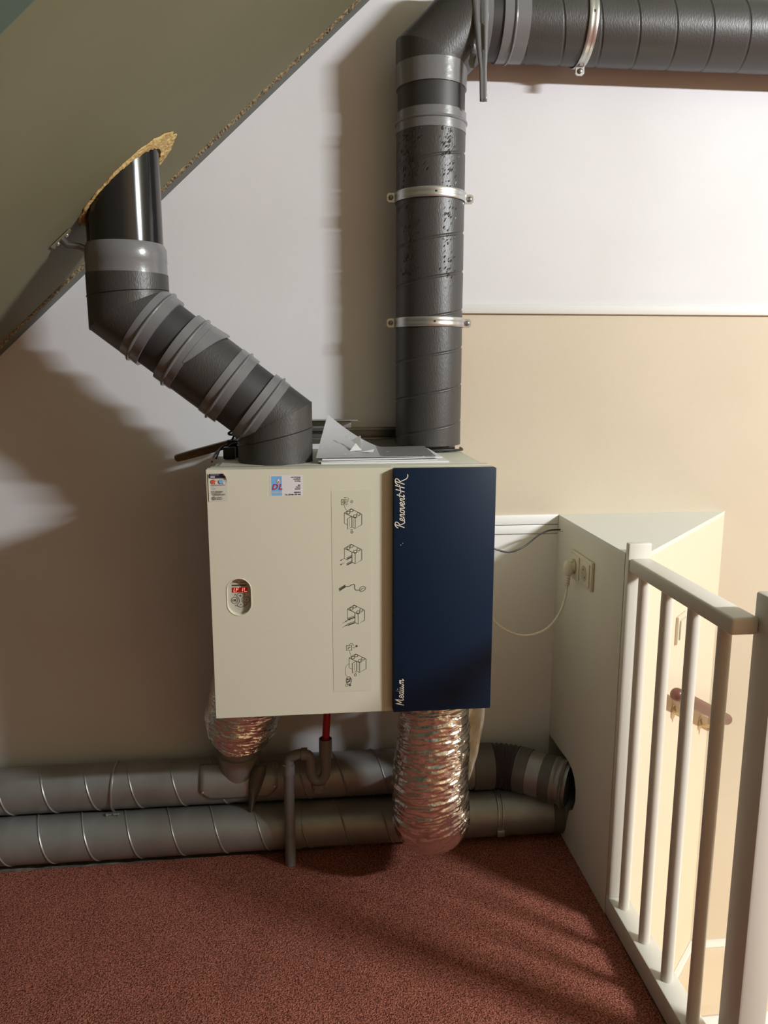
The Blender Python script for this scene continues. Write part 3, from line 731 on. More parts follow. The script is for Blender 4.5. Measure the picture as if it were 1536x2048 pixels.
# ------------------------------------------------------------------ right duct
RX, RY, RR = 0.349, -0.1005, 0.0915; HZ = 2.313
rd = thing('supply_duct', (RX, RY, 1.21), 'dark insulated duct rising from the unit and turning right along the wall top', 'duct')
bm = nb(); lathe(bm, (RX, RY, UZ1 + 0.0006), up, [(0, 0.078), (0.03, 0.078)], 40); fin('spigot', bm, 'pvc_black', rd, smooth=True)
fin('riser_insulation', helix_pipe((RX, RY, 1.217), (RX, RY, 2.05), RR, 0.1005, -0.0024, hand=1, phase=0.20, jit=0.0005), 'insulation', rd, smooth=True)
ridge_tape(V((RX, RY, 2.060)), up, RR - 0.001, 0.026, 0.024, rd, 0.004)
fin('coupling_pipe', plain_pipe((RX, RY, 2.06), (RX, RY, 2.16), RR - 0.003), 'pvc_matt', rd, smooth=True)
bm = nb(); lathe(bm, (RX, RY, 2.143), up, [(0, RR - .004), (0.0004, RR + 0.001), (0.028, RR + 0.0015), (0.055, RR + 0.003), (0.0554, RR)], 64); fin('tape_band', bm, 'tape', rd, smooth=True)
Z1 = 2.222; E1 = V((RX, RY, Z1)); E2 = V((RX + HZ - Z1, RY, HZ)); d45 = (E2 - E1).normalized(); hx = V((1, 0, 0))
RE = RR + 0.002
b1 = (up + d45).normalized(); b2 = (d45 + hx).normalized()
fin('elbow_insulation', plain_pipe((RX, RY, 2.19), E1 + up * 0.12, RE, jit=0.0005, cuts=[(E1, b1)]), 'insulation', rd, smooth=True)
fin('elbow_insulation', plain_pipe(E1 - d45 * 0.12, E2 + d45 * 0.12, RE, jit=0.0005, cuts=[(E1, -b1), (E2, b2)]), 'insulation', rd, smooth=True)
fin('elbow_insulation', plain_pipe(E2 - hx * 0.12, E2 + hx * 0.012, RE, jit=0.0005, cuts=[(E2, -b2)]), 'insulation', rd, smooth=True)
ridge_tape(V((0.470, RY, HZ)), hx, RR - 0.001, 0.034, 0.020, rd, 0.004)
fin('coupling_pipe', plain_pipe((0.45, RY, HZ), (0.56, RY, HZ), RR - 0.0025), 'pvc_matt', rd, smooth=True)
ridge_tape(V((0.549, RY, HZ)), hx, RR, 0.030, 0.038, rd, 0.004)
fin('run_insulation', helix_pipe((0.56, RY, HZ), (2.38, RY, HZ), RR + 0.001, 0.099, -0.0022, hand=1, phase=0.1, jit=0.0005), 'insulation', rd, smooth=True)
# scuffs: little torn flecks of the foam skin on the riser
bm = nb(); random.seed(11)
for k in range(230):
    z = random.uniform(1.66, 2.03) if k > 70 else random.uniform(1.92, 2.03)
    a = random.choice((random.gauss(-2.35, 0.22), random.gauss(-1.15, 0.13)))
    if 1.845 < z < 1.885: continue
    c = V((RX + (RR + 0.0005) * math.cos(a), RY + (RR + 0.0005) * math.sin(a), z))
    no = V((math.cos(a), math.sin(a), 0)); ta = V((-math.sin(a), math.cos(a), 0))
    l = random.uniform(0.0025, 0.007); w = random.uniform(0.0012, 0.003); dd = (ta * 0.5 + up * 0.8).normalized(); ww = dd.cross(no)
    p = [c - dd * l, c + ww * w + no * 0.0005, c + dd * l + no * random.uniform(0.001, 0.0035), c - ww * w]
    bm.faces.new([bm.verts.new(q) for q in p])
o = fin('torn_flecks', bm, 'insulation', rd); o['kind'] = 'stuff'
M['skin_lit'] = mat('skin_lit', (0.16, 0.155, 0.15), 0.6)  # same torn skin, with the light it catches put into a paler colour
bm = nb()
for k in range(130):
    z = random.uniform(1.62, 2.03) if k > 45 else random.uniform(1.93, 2.03)
    a = random.choice((random.gauss(-2.5, 0.28), random.gauss(-2.2, 0.2), random.gauss(-1.2, 0.12)))
    if 1.855 < z < 1.897: continue
    no = V((math.cos(a), math.sin(a), 0)); ta = V((-math.sin(a), math.cos(a), 0))
    c = V((RX, RY, z)) + no * (RR + 0.0006)
    l = random.uniform(0.0015, 0.0045); w = random.uniform(0.0008, 0.002); dd = (ta * random.uniform(0.3, 0.8) + up * 0.8).normalized(); ww = dd.cross(no)
    bm.faces.new([bm.verts.new(q) for q in (c - dd * l, c + ww * w + no * 0.0008, c + dd * l + no * 0.002, c - ww * w)])
o = fin('lit_flecks', bm, 'skin_lit', rd); o['kind'] = 'stuff'
# loose folded tape tail hanging from the horizontal run
bm = nb(); rows = []
TT = 26
for i in range(TT + 1):
    t = i / TT
    z = HZ + 0.06 - (0.06 + 0.225) * t + 0.0
    # follows the pipe, then hangs free in front of it
    dz = z - HZ
    ypipe = RY - math.sqrt(max(0.0, (RR + 0.004) ** 2 - min(dz, 0.09) ** 2)) if abs(dz) < RR else RY
    ysurf = min(ypipe, RY - (RR + 0.004)) if dz < 0 else ypipe
    y = ysurf - 0.012 * min(1, max(0, (t - 0.25) * 2))
    wid = 0.0105 + 0.0165 * max(0.0, 1 - t / 0.72) ** 0.75
    fold = 0.005 * math.sin(PI * min(1, t / 0.75)) + 0.002
    xc = 0.456 + 0.010 * t
    rows.append([bm.verts.new(V((xc - wid, y + fold * 0.2, z))), bm.verts.new(V((xc - wid * .45, y - fold * .15, z))), bm.verts.new(V((xc - 0.001, y + fold * .25, z))),
                 bm.verts.new(V((xc + wid * .18, y - fold, z))), bm.verts.new(V((xc + wid * .62, y - fold * .7, z))), bm.verts.new(V((xc + wid * .8, y, z)))])
for i in range(TT):
    for k in range(5): bm.faces.new((rows[i][k], rows[i][k + 1], rows[i + 1][k + 1], rows[i + 1][k]))
o = fin('tape_tail', bm, 'tape', rd, smooth=True, angle=80); so = o.modifiers.new('thick', 'SOLIDIFY'); so.thickness = 0.0012
o['label'] = 'loose folded end of grey tape hanging down'
bm = nb(); rows = []
for i in range(7):                                     # small crumpled tape scrap at the inside of the bend
    t = i / 6; rows.append([bm.verts.new(V((0.434 + 0.014 * k / 3 + 0.004 * math.sin(k * 2 + i), -0.176 - 0.004 * math.sin(k + i * 1.3) - 0.01 * t, 2.232 - 0.06 * t))) for k in range(4)])
for i in range(6):
    for k in range(3): bm.faces.new((rows[i][k], rows[i][k + 1], rows[i + 1][k + 1], rows[i + 1][k]))
fin('tape_scrap', bm, 'tape', rd, smooth=True)

# ------------------------------------------------------------------ pipe clamps
def clamp(c, ax, side, r, label, ears=(1, -1)):
    """ring clamp round a pipe; side = direction of the ears"""
    c = V(c); ax = V(ax); side = V(side); fr = V((0, -1, 0))
    t = thing('pipe_clamp', c + V((0, 0, -r if abs(ax.z) < .5 else 0)), label, 'clamp', 'steel clamps holding the right duct')
    bm = nb(); seg = 72; W = 0.0125
    prof = [(-W, 0.0016), (-W, 0.0040), (-W + 0.004, 0.0058), (-0.003, 0.0050), (0, 0.0044), (0.003, 0.0050), (W - 0.004, 0.0058), (W, 0.0040), (W, 0.0016)]
    rings = []
    for j in range(seg):
        a = 2 * PI * j / seg; dr = side * math.cos(a) + fr * math.sin(a)
        rings.append([bm.verts.new(c + ax * s + dr * (r + h)) for s, h in prof])
    for j in range(seg):
        for k in range(len(prof)):
            k2 = (k + 1) % len(prof)
            bm.faces.new((rings[j][k], rings[j][k2], rings[(j + 1) % seg][k2], rings[(j + 1) % seg][k]))
    fin('band', bm, 'clamp_steel', t, smooth=True, angle=50)
    bm = nb(); lathe(bm, c + fr * (r + 0.0036), fr, [(0, 0.0035), (0.0012, 0.0035), (0.0013, 0.001)], 12); fin('hole', bm, 'cable_black', t)
    for s in ears:
        bm = nb(); e0 = c + side * s * (r + 0.002)
        def pt(a, b): return e0 + side * s * a + ax * b
        outl = [pt(0, -0.012), pt(0.019, -0.012), pt(0.024, -0.007), pt(0.024, 0.007), pt(0.019, 0.012), pt(0, 0.012)]
        poly_prism(bm, [p + fr * 0.0025 for p in outl], -fr * 0.005); ear = fin('ear', bm, 'clamp_steel', t)
        bm = nb(); lathe(bm, pt(0.0135, 0) + fr * 0.0027, fr, [(0, 0.0066), (0.003, 0.0066), (0.0045, 0.0045), (0.005, 0.0015)], 16); fin('screw', bm, 'steel_dark', ear, smooth=True)
    bm = nb(); lathe(bm, c - fr * (r + 0.004), -fr, [(0, 0.006), (max(0.001, -c.y - r - 0.006), 0.006)], 10)
    if -c.y - r > 0.006: fin('wall_stud', bm, 'clamp_steel', t)
    else: bm.free()
clamp((RX, RY, 1.876), up, (1, 0, 0), RR, 'steel clamp on the scuffed upper stretch of the rising duct')
clamp((RX, RY, 1.550), up, (1, 0, 0), RR, 'steel clamp round the rising duct level with the white wall strip')
clamp((0.748, RY, HZ), (1, 0, 0), (0, 0, -1), RR + 0.001, 'steel clamp round the horizontal duct along the wall top')

# ------------------------------------------------------------------ floor ducts
DR = 0.067
LYD, LZD = -0.130, 0.072; UYD, UZD = -0.0755, 0.200
fd = thing('floor_duct', (-0.8, LYD, 0.004), 'galvanised spiral duct lying on the floor edge, lower of the pair', 'duct', 'galvanised ducts along the wall foot')
fin('spiral_pipe', helix_pipe((-2.40, LYD, LZD), (0.46, LYD, LZD), DR, 0.1235, 0.0024, hand=1, phase=0.27, half=0.0016), 'galv', fd, smooth=True)
fin('end_pipe', plain_pipe((0.44, LYD, LZD), (0.86, LYD, LZD), DR + 0.001), 'galv', fd, smooth=True)
bm = nb(); lathe(bm, (0.735, LYD, LZD), hx, [(0, DR), (0.001, DR + 0.003), (0.034, DR + 0.003), (0.035, DR)], 48); fin('end_collar', bm, 'duct_tape_dark', fd, smooth=True)
bm = nb(); lathe(bm, (-0.075, LYD, LZD), hx, [(0, DR), (0.001, DR + 0.0035), (0.045, DR + 0.0035), (0.046, DR)], 48); fin('coupling', bm, 'galv', fd, smooth=True)
ct = thing('duct_clip', (0.567, LYD, 0.0), 'thin galvanised strap clip round the lower floor duct near the bulkhead', 'clip')
for s in (-0.006, 0.008):
    bm = nb(); sweep(bm, [V((0.567 + s + 0.004 * math.sin(a), LYD + (DR + 0.0025) * math.cos(a), LZD + (DR + 0.0025) * math.sin(a))) for a in [PI * 1.22 - PI * 1.0 * k / 30 for k in range(31)]], 0.0026, 6); fin('strap', bm, 'galv_seam', ct, smooth=True)
bm = nb(); bx(bm, 0.557, 0.580, -0.204, -0.196, 0.036, 0.056, 0.002); fin('buckle', bm, 'galv_seam', ct, smooth=True)

ud = thing('wall_duct', (-0.8, UYD, 0.13), 'galvanised spiral duct along the wall, upper of the pair, bending into the bulkhead', 'duct', 'galvanised ducts along the wall foot')
fin('spiral_pipe', helix_pipe((-2.40, UYD, UZD), (0.565, UYD, UZD), DR, 0.1235, 0.0024, hand=1, phase=0.265, half=0.0016), 'galv', ud, smooth=True)
bm = nb(); lathe(bm, (0.50, UYD, UZD), hx, [(0, DR), (0.001, DR + 0.004), (0.064, DR + 0.004), (0.065, DR)], 48); fin('coupling', bm, 'duct_tape_dark', ud, smooth=True)
# ribbed bend
B0 = V((0.565, UYD, UZD)); ang = math.radians(33); bd = V((math.cos(ang), -math.sin(ang), -0.06)).normalized()
pts = []; rad = []
arc = 0.085; nseg = 42
p = B0.copy()
for i in range(nseg + 1):
    a = ang * i / nseg; d = V((math.cos(a), -math.sin(a), -0.06 * i / nseg)).normalized()
    pts.append(p.copy()); rad.append(DR - 0.001 + 0.004 * (0.5 - 0.5 * math.cos(2 * PI * i / 6)))
    p = p + d * (arc / nseg)
bm = nb(); sweep(bm, pts, DR, 48, radii=rad); fin('ribbed_bend', bm, 'rubber', ud, smooth=True)
B1 = pts[-1]
fin('branch_pipe', plain_pipe(B1 - bd * 0.004, B1 + bd * 0.16, DR), 'galv', ud, smooth=True)
bm = nb(); lathe(bm, B1, bd, [(0, DR), (0.001, DR + 0.003), (0.036, DR + 0.003), (0.037, DR)], 48); fin('tape_wrap', bm, 'duct_tape_dark', ud, smooth=True)
bm = nb(); lathe(bm, B1 + bd * 0.078, bd, [(0, DR), (0.001, DR + 0.0022), (0.034, DR + 0.0022), (0.035, DR)], 48); fin('tape_wrap', bm, 'duct_tape_dark', ud, smooth=True)
bm = nb(); lathe(bm, B1 + bd * 0.112, bd, [(0, DR), (0.001, DR + 0.004), (0.012, DR + 0.004), (0.014, DR + 0.001), (0.026, DR + 0.001), (0.032, DR + 0.006), (0.035, DR + 0.012), (0.037, DR + 0.011), (0.038, DR)], 48); fin('end_flange', bm, 'galv', ud, smooth=True, angle=60)
c2 = thing('duct_clip', (-0.579, UYD, 0.13), 'thin steel strap with bolts round the upper floor duct at the left', 'clip')
bm = nb(); sweep(bm, [V((-0.579 + 0.004 * math.sin(a), UYD + (DR + 0.0032) * math.cos(a), UZD + (DR + 0.0032) * math.sin(a))) for a in [PI * 1.42 - PI * 1.1 * k / 30 for k in range(31)]], 0.0034, 6); fin('strap', bm, 'galv_seam', c2, smooth=True)
for dx in (-0.011, 0.012):
    bm = nb(); lathe(bm, (-0.579 + dx * 0.2, UYD - 0.062, 0.1420), (1 if dx > 0 else -1, 0, 0), [(0, 0.003), (abs(dx), 0.003), (abs(dx) + 0.001, 0.0052), (abs(dx) + 0.005, 0.0052)], 10); fin('bolt', bm, 'galv_seam', c2, smooth=True)
# saddle branch under the left hose
SX = -0.212
bm = nb(); seg = 40; rows = []
for i in range(15):
    x = SX - 0.115 + 0.23 * i / 14; e = abs(i - 7) / 7
    half = 1.30 * (1 - max(0, e - 0.75) * 1.1)
    rows.append([bm.verts.new(V((x, UYD - (DR + 0.0035) * math.cos(a), UZD + (DR + 0.0035) * math.sin(a)))) for a in [1.25 - half * 1.25 * (1 - k / 12.0) + 0.35 * 0 for k in range(13)]])
for i in range(14):
    for k in range(12): bm.faces.new((rows[i][k], rows[i][k + 1], rows[i + 1][k + 1], rows[i + 1][k]))
sd = fin('saddle_plate', bm, 'galv', ud, smooth=True); so = sd.modifiers.new('thick', 'SOLIDIFY'); so.thickness = 0.002
for x, a in ((SX - 0.105, 0.0), (SX + 0.105, 0.12)):
    bm = nb(); nn = V((0, -math.cos(a), math.sin(a))); lathe(bm, V((x, UYD, UZD)) + nn * (DR + 0.0035), nn, [(0, 0.0042), (0.0015, 0.0036), (0.0026, 0.0015)], 12); fin('rivet', bm, 'clamp_steel', sd, smooth=True)
bm = nb(); lathe(bm, (SX, UYD, UZD + 0.02), V((0, -0.20, 1)), [(0, 0.066), (0.075, 0.063), (0.076, 0.066), (0.088, 0.066), (0.089, 0.060), (0.15, 0.060)], 48); fin('branch_spigot', bm, 'galv', ud, smooth=True)
bm = nb(); rows = []
for i in range(12):                                    # loose strap end hanging from the branch
    t = i / 11; y = UYD - 0.062 - 0.016 * math.sin(t * 2.2); z = 0.275 - 0.145 * t; x = SX + 0.068 - 0.036 * t ** 0.7
    w = 0.004 + 0.020 * math.sin(PI * min(1, 0.15 + t)) * (1 - t) + 0.004
    y = min(y, UYD - math.sqrt(max(0, (DR + 0.006) ** 2 - (z - UZD) ** 2)) - 0.002)
    rows.append([bm.verts.new(V((x - w, y, z))), bm.verts.new(V((x, y - 0.005, z))), bm.verts.new(V((x + w, y, z)))])
for i in range(11):
    for k in range(2): bm.faces.new((rows[i][k], rows[i][k + 1], rows[i + 1][k + 1], rows[i + 1][k]))
o = fin('tape_tail', bm, 'duct_tape_dark', ud, smooth=True); so = o.modifiers.new('thick', 'SOLIDIFY'); so.thickness = 0.001

# ------------------------------------------------------------------ foil hoses
def foil_hose(name, ctrl, r0, seed, label, n=14, seg=110, prof=None):
    pts = crom(ctrl, n * 3); L = len(pts)
    def rf(i, j, a):
        t = i / (L - 1); q = pts[i]
        ca, sa = math.cos(a), math.sin(a)
        rid = noise.noise(V((ca * 1.1 + seed, sa * 1.1, t * 70 + ca * 2)))
        rid2 = noise.noise(V((ca * 2.6, sa * 2.6 + seed, t * 95 + ca * 3)))
        big = noise.noise(V((ca * 1.3, sa * 1.3, t * 7 + seed)))
        fl = abs(noise.noise(V((ca * 5, sa * 5, t * 40 + seed * 2))))
        return 0.0065 * (1 - abs(rid) * 2.2) * 0.5 + 0.0035 * rid2 + 0.004 * big - 0.004 * fl
    radii = [r0 * (prof(i / (L - 1)) if prof else 1) for i in range(L)]
    bm = nb(); sweep(bm, pts, r0, seg, rfun=rf, radii=radii)
    return fin(name, bm, 'foil', None, smooth=True, angle=75, label=label, cat='hose', group='foil hoses under the unit')
def prof1(t): return 0.84 + 0.17 * math.sin(PI * min(1, t * 1.25) * 0.72) if t < 0.8 else 0.84 + 0.17 * math.sin(PI * 0.72) - (t - 0.8) * 0.7
foil_hose('foil_hose', [(0.330, -0.385, 0.582), (0.326, -0.390, 0.50), (0.321, -0.392, 0.40), (0.320, -0.390, 0.31), (0.326, -0.372, 0.235), (0.333, -0.325, 0.205), (0.336, -0.265, 0.20), (0.336, -0.205, 0.188)], 0.102, 3.1,
          'large crinkled foil hose hanging below the blue door and bending back to the floor', prof=prof1, n=13)
def prof2(t): return 1.0 if t < 0.55 else 1.0 - ((t - 0.55) / 0.45) ** 1.7 * 0.42
foil_hose('foil_hose', [(-0.165, -0.165, 0.580), (-0.172, -0.162, 0.53), (-0.183, -0.158, 0.475), (-0.196, -0.145, 0.425), (-0.208, -0.125, 0.385), (-0.213, -0.108, 0.352)], 0.103, 8.4,
          'short crumpled foil hose squeezed under the cream cover', prof=prof2, n=11)

# torn liner of the big hose, hanging down behind it
bm = nb(); rows = []
for i in range(25):
    t = i / 24; z = 0.588 - 0.315 * t
    xl = 0.405 + 0.025 * t; xr = 0.487 + 0.006 * math.sin(t * 3) - 0.040 * t ** 1.6
    rows.append([bm.verts.new(V((xl + (xr - xl) * k / 8, -0.285 - 0.012 * math.sin(k * 0.9 + t * 2.5) - 0.004 * math.sin(t * 17 + k), z + (0.012 * (k % 3) / 3 if i == 24 else 0)))) for k in range(9)])
for i in range(24):
    for k in range(8):
        f = bm.faces.new((rows[i][k], rows[i][k + 1], rows[i + 1][k + 1], rows[i + 1][k])); f.material_index = 1 if k + i * 0.22 < 3.0 or (i > 14 and k < 5) else 0
o = fin('hose_liner', bm, ['liner', 'liner_tan'], None, smooth=True, label='torn tan and white liner sheet hanging behind the large foil hose', cat='sheet'); so = o.modifiers.new('thick', 'SOLIDIFY'); so.thickness = 0.002

# ------------------------------------------------------------------ condensate drain
sp = thing('drain_siphon', (-0.060, -0.216, 0.0), 'grey plastic drain pipe with siphon standing on the carpet', 'drain')
PX, PY = -0.062, -0.2165
bm = nb(); lathe(bm, (PX, PY, 0.0005), up, [(0, 0.0155), (0.30, 0.0155)], 28); fin('down_pipe', bm, 'grey_pvc', sp, smooth=True)
bm = nb(); lathe(bm, (PX, PY, 0.285), up, [(0, 0.0155), (0.0006, 0.0182), (0.032, 0.0182), (0.0325, 0.0155)], 28); fin('socket', bm, 'grey_pvc', sp, smooth=True)
SY = PY - 0.004
cx, cr = 0.020, 0.021
path = crom([(PX, PY, 0.310), (PX + 0.004, PY, 0.334), (PX + 0.022, SY, 0.345), (-0.022, SY, 0.347), (-0.004, SY, 0.340), (0.000, SY, 0.318), (0.002, SY, 0.288), (0.010, SY, 0.268), (0.024, SY, 0.262), (0.038, SY, 0.272), (0.044, SY, 0.292), (0.044, SY, 0.325), (0.044, SY, 0.345)], 7)
bm = nb(); sweep(bm, path, 0.0145, 22); fin('trap_bend', bm, 'grey_pvc', sp, smooth=True)
bm = nb(); lathe(bm, (-0.026, SY, 0.347), hx, [(0, 0.015), (0.0005, 0.0175), (0.018, 0.0175), (0.0185, 0.015)], 24); fin('socket', bm, 'grey_pvc', sp, smooth=True)
bm = nb(); lathe(bm, (0.044, SY, 0.335), up, [(0, 0.0155), (0.0006, 0.0185), (0.056, 0.0185), (0.0565, 0.0165), (0.030, 0.0160)], 28, cap=False); fin('inlet_cup', bm, 'grey_pvc', sp, smooth=True)
bm = nb(); lathe(bm, (0.022, SY, 0.256), -up, [(0, 0.0205), (0.008, 0.0215), (0.0085, 0.0185), (0.024, 0.0175), (0.025, 0.012)], 18)
nut = fin('cap_nut', bm, 'grey_pvc', sp)
for k in range(12):
    a = 2 * PI * k / 12; c = V((0.022 + 0.0183 * math.cos(a), SY + 0.0183 * math.sin(a), 0.239))
    if math.sin(a) > 0.3: continue
    bm = nb(); bx(bm, c.x - 0.0012, c.x + 0.0012, c.y - 0.0012, c.y + 0.0012, 0.2325, 0.2465); fin('grip_rib', bm, 'grey_pvc', nut)
bm = nb(); sweep(bm, crom([(0.060, -0.19, 0.590), (0.055, -0.205, 0.52), (0.049, -0.216, 0.45), (0.044, SY, 0.372)], 8), 0.0105, 20)
fin('red_hose', bm, 'red_hose', None, smooth=True, label='red rubber hose running from the unit into the siphon cup', cat='hose')

# ------------------------------------------------------------------ things on top of the unit
TOP = UZ1 + 0.0006
def sheet(name, x0, x1, y0, y1, z, th, m, label, rot=0.0, curl=None, grp='papers on top of the unit', sub=16):
    bm = nb(); c = V(((x0 + x1) / 2, (y0 + y1) / 2, 0)); R = Matrix.Rotation(rot, 3, 'Z'); t_ = []; b_ = []
    for j in range(sub + 1):
        rt = []; rb = []
        for i in range(sub + 1):
            u = i / sub; v = j / sub
            p = V((x0 + (x1 - x0) * u, y0 + (y1 - y0) * v, 0)); p = R @ (p - c) + c
            h = curl(u, v) if curl else 0; dx, dy, dz = h if isinstance(h, tuple) else (0, 0, h)
            rt.append(bm.verts.new(V((p.x + dx, p.y + dy, z + th + dz)))); rb.append(bm.verts.new(V((p.x + dx, p.y + dy, z + dz))))
        t_.append(rt); b_.append(rb)
    for j in range(sub):
        for i in range(sub):
            f = bm.faces.new((t_[j][i], t_[j][i + 1], t_[j + 1][i + 1], t_[j + 1][i]))
            if isinstance(m, list) and (i + 0.5) / sub > 0.52: f.material_index = 1
            bm.faces.new((b_[j][i], b_[j + 1][i], b_[j + 1][i + 1], b_[j][i + 1]))
    for i in range(sub):
        bm.faces.new((t_[0][i], b_[0][i], b_[0][i + 1], t_[0][i + 1])); bm.faces.new((t_[sub][i], t_[sub][i + 1], b_[sub][i + 1], b_[sub][i]))
        bm.faces.new((t_[i][0], t_[i + 1][0], b_[i + 1][0], b_[i][0])); bm.faces.new((t_[i][sub], b_[i][sub], b_[i + 1][sub], t_[i + 1][sub]))
    return fin(name, bm, m, None, smooth=True, label=label, cat='booklet', group=grp)
sheet('booklet', 0.038, 0.352, -0.412, -0.20, TOP, 0.004, 'paper', 'white manual at the bottom of the paper stack, sticking out to the right', 0.015, sub=4)
sheet('booklet', 0.034, 0.325, -0.408, -0.205, TOP + 0.0046, 0.0035, 'paper', 'white booklet second from the bottom of the paper stack', -0.01, sub=4)
sheet('booklet', 0.040, 0.335, -0.410, -0.20, TOP + 0.0090, 0.0030, 'paper', 'thin white booklet just under the grey cover', 0.02, curl=lambda u, v: 0.0025 * u * u, sub=6)
def curl_top(u, v):
    q = max(0.0, 1 - u / 0.60); k = q ** 1.3 * v ** 1.25
    return (0.030 * k, -0.075 * k * 0.6, 0.093 * k + 0.004 * u * v)
top_b = sheet('booklet', 0.030, 0.322, -0.408, -0.195, TOP + 0.0146, 0.0018, ['paper_grey', 'paper_dark'], 'grey covered manual with curled-up torn corner on top of the stack', -0.02, curl=curl_top, sub=28)
bm = nb()
for tri in ([(0.118, -0.335, 1.250), (0.140, -0.345, 1.262), (0.142, -0.352, 1.226)], [(0.112, -0.352, 1.224), (0.142, -0.352, 1.226), (0.128, -0.346, 1.243)],
            [(0.142, -0.360, 1.2225), (0.170, -0.362, 1.2225), (0.174, -0.352, 1.2285)], [(0.100, -0.330, 1.2575), (0.111, -0.333, 1.263), (0.114, -0.336, 1.251)]):
    bm.faces.new([bm.verts.new(V(p)) for p in tri])
o = fin('torn_flap', bm, 'paper', top_b); so = o.modifiers.new('thick', 'SOLIDIFY'); so.thickness = 0.0006
# wooden stick
bm = nb(); a0 = V((-0.340, -0.20, 1.193)); a1 = V((-0.095, -0.125, 1.253)); dd = (a1 - a0).normalized()
prof = [(0, 0.006), (0.004, 0.0085), (0.05, 0.0098), (0.245, 0.0095), (0.255, 0.006)]
u_ = V((0, 0, 1)).cross(dd).normalized(); w_ = dd.cross(u_); rows = []
for s, h in prof: rows.append([bm.verts.new(a0 + dd * s + u_ * p * 0.012 + w_ * q_ * h) for p, q_ in ((-1, -1), (1, -1), (1, 1), (-1, 1))])
for i in range(len(rows) - 1):
    for k in range(4): bm.faces.new((rows[i][k], rows[i][(k + 1) % 4], rows[i + 1][(k + 1) % 4], rows[i + 1][k]))
bm.faces.new(rows[0][::-1]); bm.faces.new(rows[-1])
bmesh.ops.bevel(bm, geom=list(bm.edges), offset=0.0018, segments=2, affect='EDGES')
fin('wooden_stick', bm, 'wood_stick', None, smooth=True, label='brown wooden stick sticking out to the left from the unit top', cat='stick')
# black connectors and wires at the left rear
cw = thing('connector_block', (-0.19, -0.24, TOP), 'black cable connectors and looped wires on the unit top beside the slanting duct', 'connector')
box('plug_body', -0.206, -0.176, -0.285, -0.255, TOP, TOP + 0.030, 'cable_black', cw, 0.002)
box('plug_body', -0.199, -0.170, -0.250, -0.225, TOP, TOP + 0.045, 'cable_black', cw, 0.002)
for pp in ([(-0.222, -0.30, TOP + 0.004), (-0.215, -0.26, 1.224), (-0.197, -0.24, 1.232), (-0.170, -0.235, 1.228), (-0.15, -0.23, 1.225)],
           [(-0.190, -0.235, 1.240), (-0.178, -0.232, 1.262), (-0.184, -0.232, 1.268), (-0.196, -0.23, 1.260), (-0.176, -0.228, 1.256), (-0.150, -0.23, 1.262)],
           [(-0.196, -0.27, 1.226), (-0.184, -0.27, 1.236), (-0.165, -0.27, 1.239), (-0.15, -0.27, 1.238)],
           [(-0.226, -0.36, TOP + 0.003), (-0.229, -0.30, 1.208), (-0.218, -0.25, 1.220), (-0.19, -0.235, 1.225)]):
    bm = nb(); sweep(bm, crom(pp, 7), 0.0028, 8); fin('wire', bm, 'cable_black', cw, smooth=True)
bm = nb(); sweep(bm, crom([(0.255, -0.150, TOP + 0.004), (0.285, -0.190, TOP + 0.006), (0.345, -0.198, TOP + 0.0075), (0.405, -0.185, TOP + 0.007), (0.438, -0.150, TOP + 0.004), (0.443, -0.10, TOP + 0.004)], 8), 0.0032, 8)
fin('black_wire', bm, 'cable_black', None, smooth=True, label='thin black wire curving round the foot of the rising duct', cat='wire')

# ------------------------------------------------------------------ cords, sockets
bm = nb(); sweep(bm, crom([(0.449, -0.155, 0.985), (0.50, -0.15, 0.938), (0.545, -0.147, 0.914), (0.585, -0.146, 0.905), (0.63, -0.135, 0.918), (0.68, -0.10, 0.941), (0.72, -0.075, 0.951), (0.764, -0.052, 0.948)], 8), 0.0026, 8)
bc = fin('black_cable', bm, 'cable_black', None, smooth=True, label='black cable sagging from the unit to a hook on the bulkhead', cat='cable')
bm = nb(); sweep(bm, [V((0.7715, -0.052, 0.943)), V((0.760, -0.054, 0.943)), V((0.758, -0.054, 0.946)), V((0.758, -0.054, 0.952))], 0.0014, 6)
fin('cable_hook', bm, 'brass', None, label='tiny metal hook in the bulkhead holding the black cable', cat='hook')
so_ = thing('wall_socket', (BX - 0.002, -0.2375, 0.832), 'cream double wall socket on the bulkhead side', 'socket')
box('plate', BX - 0.009, BX - 0.0003, -0.322, -0.153, 0.830, 0.912, 'socket', so_, 0.003)
for i, y in enumerate((-0.277, -0.197)):
    box('frame', BX - 0.0125, BX - 0.0085, y - 0.034, y + 0.034, 0.838, 0.904, 'socket', so_, 0.002)
    bm = nb(); lathe(bm, (BX - 0.0126, y, 0.871), (1, 0, 0), [(0, 0.0225), (0.0005, 0.0205), (0.0009, 0.0205)], 32); fin('recess', bm, 'socket_dark', so_)
    for dz in (0.0095, -0.0095):
        bm = nb(); lathe(bm, (BX - 0.0130, y + dz * 0.7, 0.871 + dz), (1, 0, 0), [(0, 0.0024), (0.0006, 0.0024)], 10); fin('pin_hole', bm, 'cable_black', so_)
pc = thing('power_cord', (0.60, -0.22, 0.69), 'white power cord looping from the unit to a plug in the double socket', 'cord')
bm = nb(); sweep(bm, crom([(0.449, -0.26, 0.86), (0.485, -0.255, 0.78), (0.53, -0.25, 0.722), (0.578, -0.248, 0.693), (0.625, -0.245, 0.687), (0.675, -0.24, 0.704), (0.712, -0.23, 0.745), (0.732, -0.215, 0.79), (0.738, -0.205, 0.818)], 8), 0.0037, 10); fin('cord', bm, 'cord_white', pc, smooth=True)
bm = nb()
pr = [(0, 0.0052)]
for k in range(5): pr += [(0.004 + k * 0.007, 0.0075), (0.0075 + k * 0.007, 0.0075), (0.008 + k * 0.007, 0.0052)]
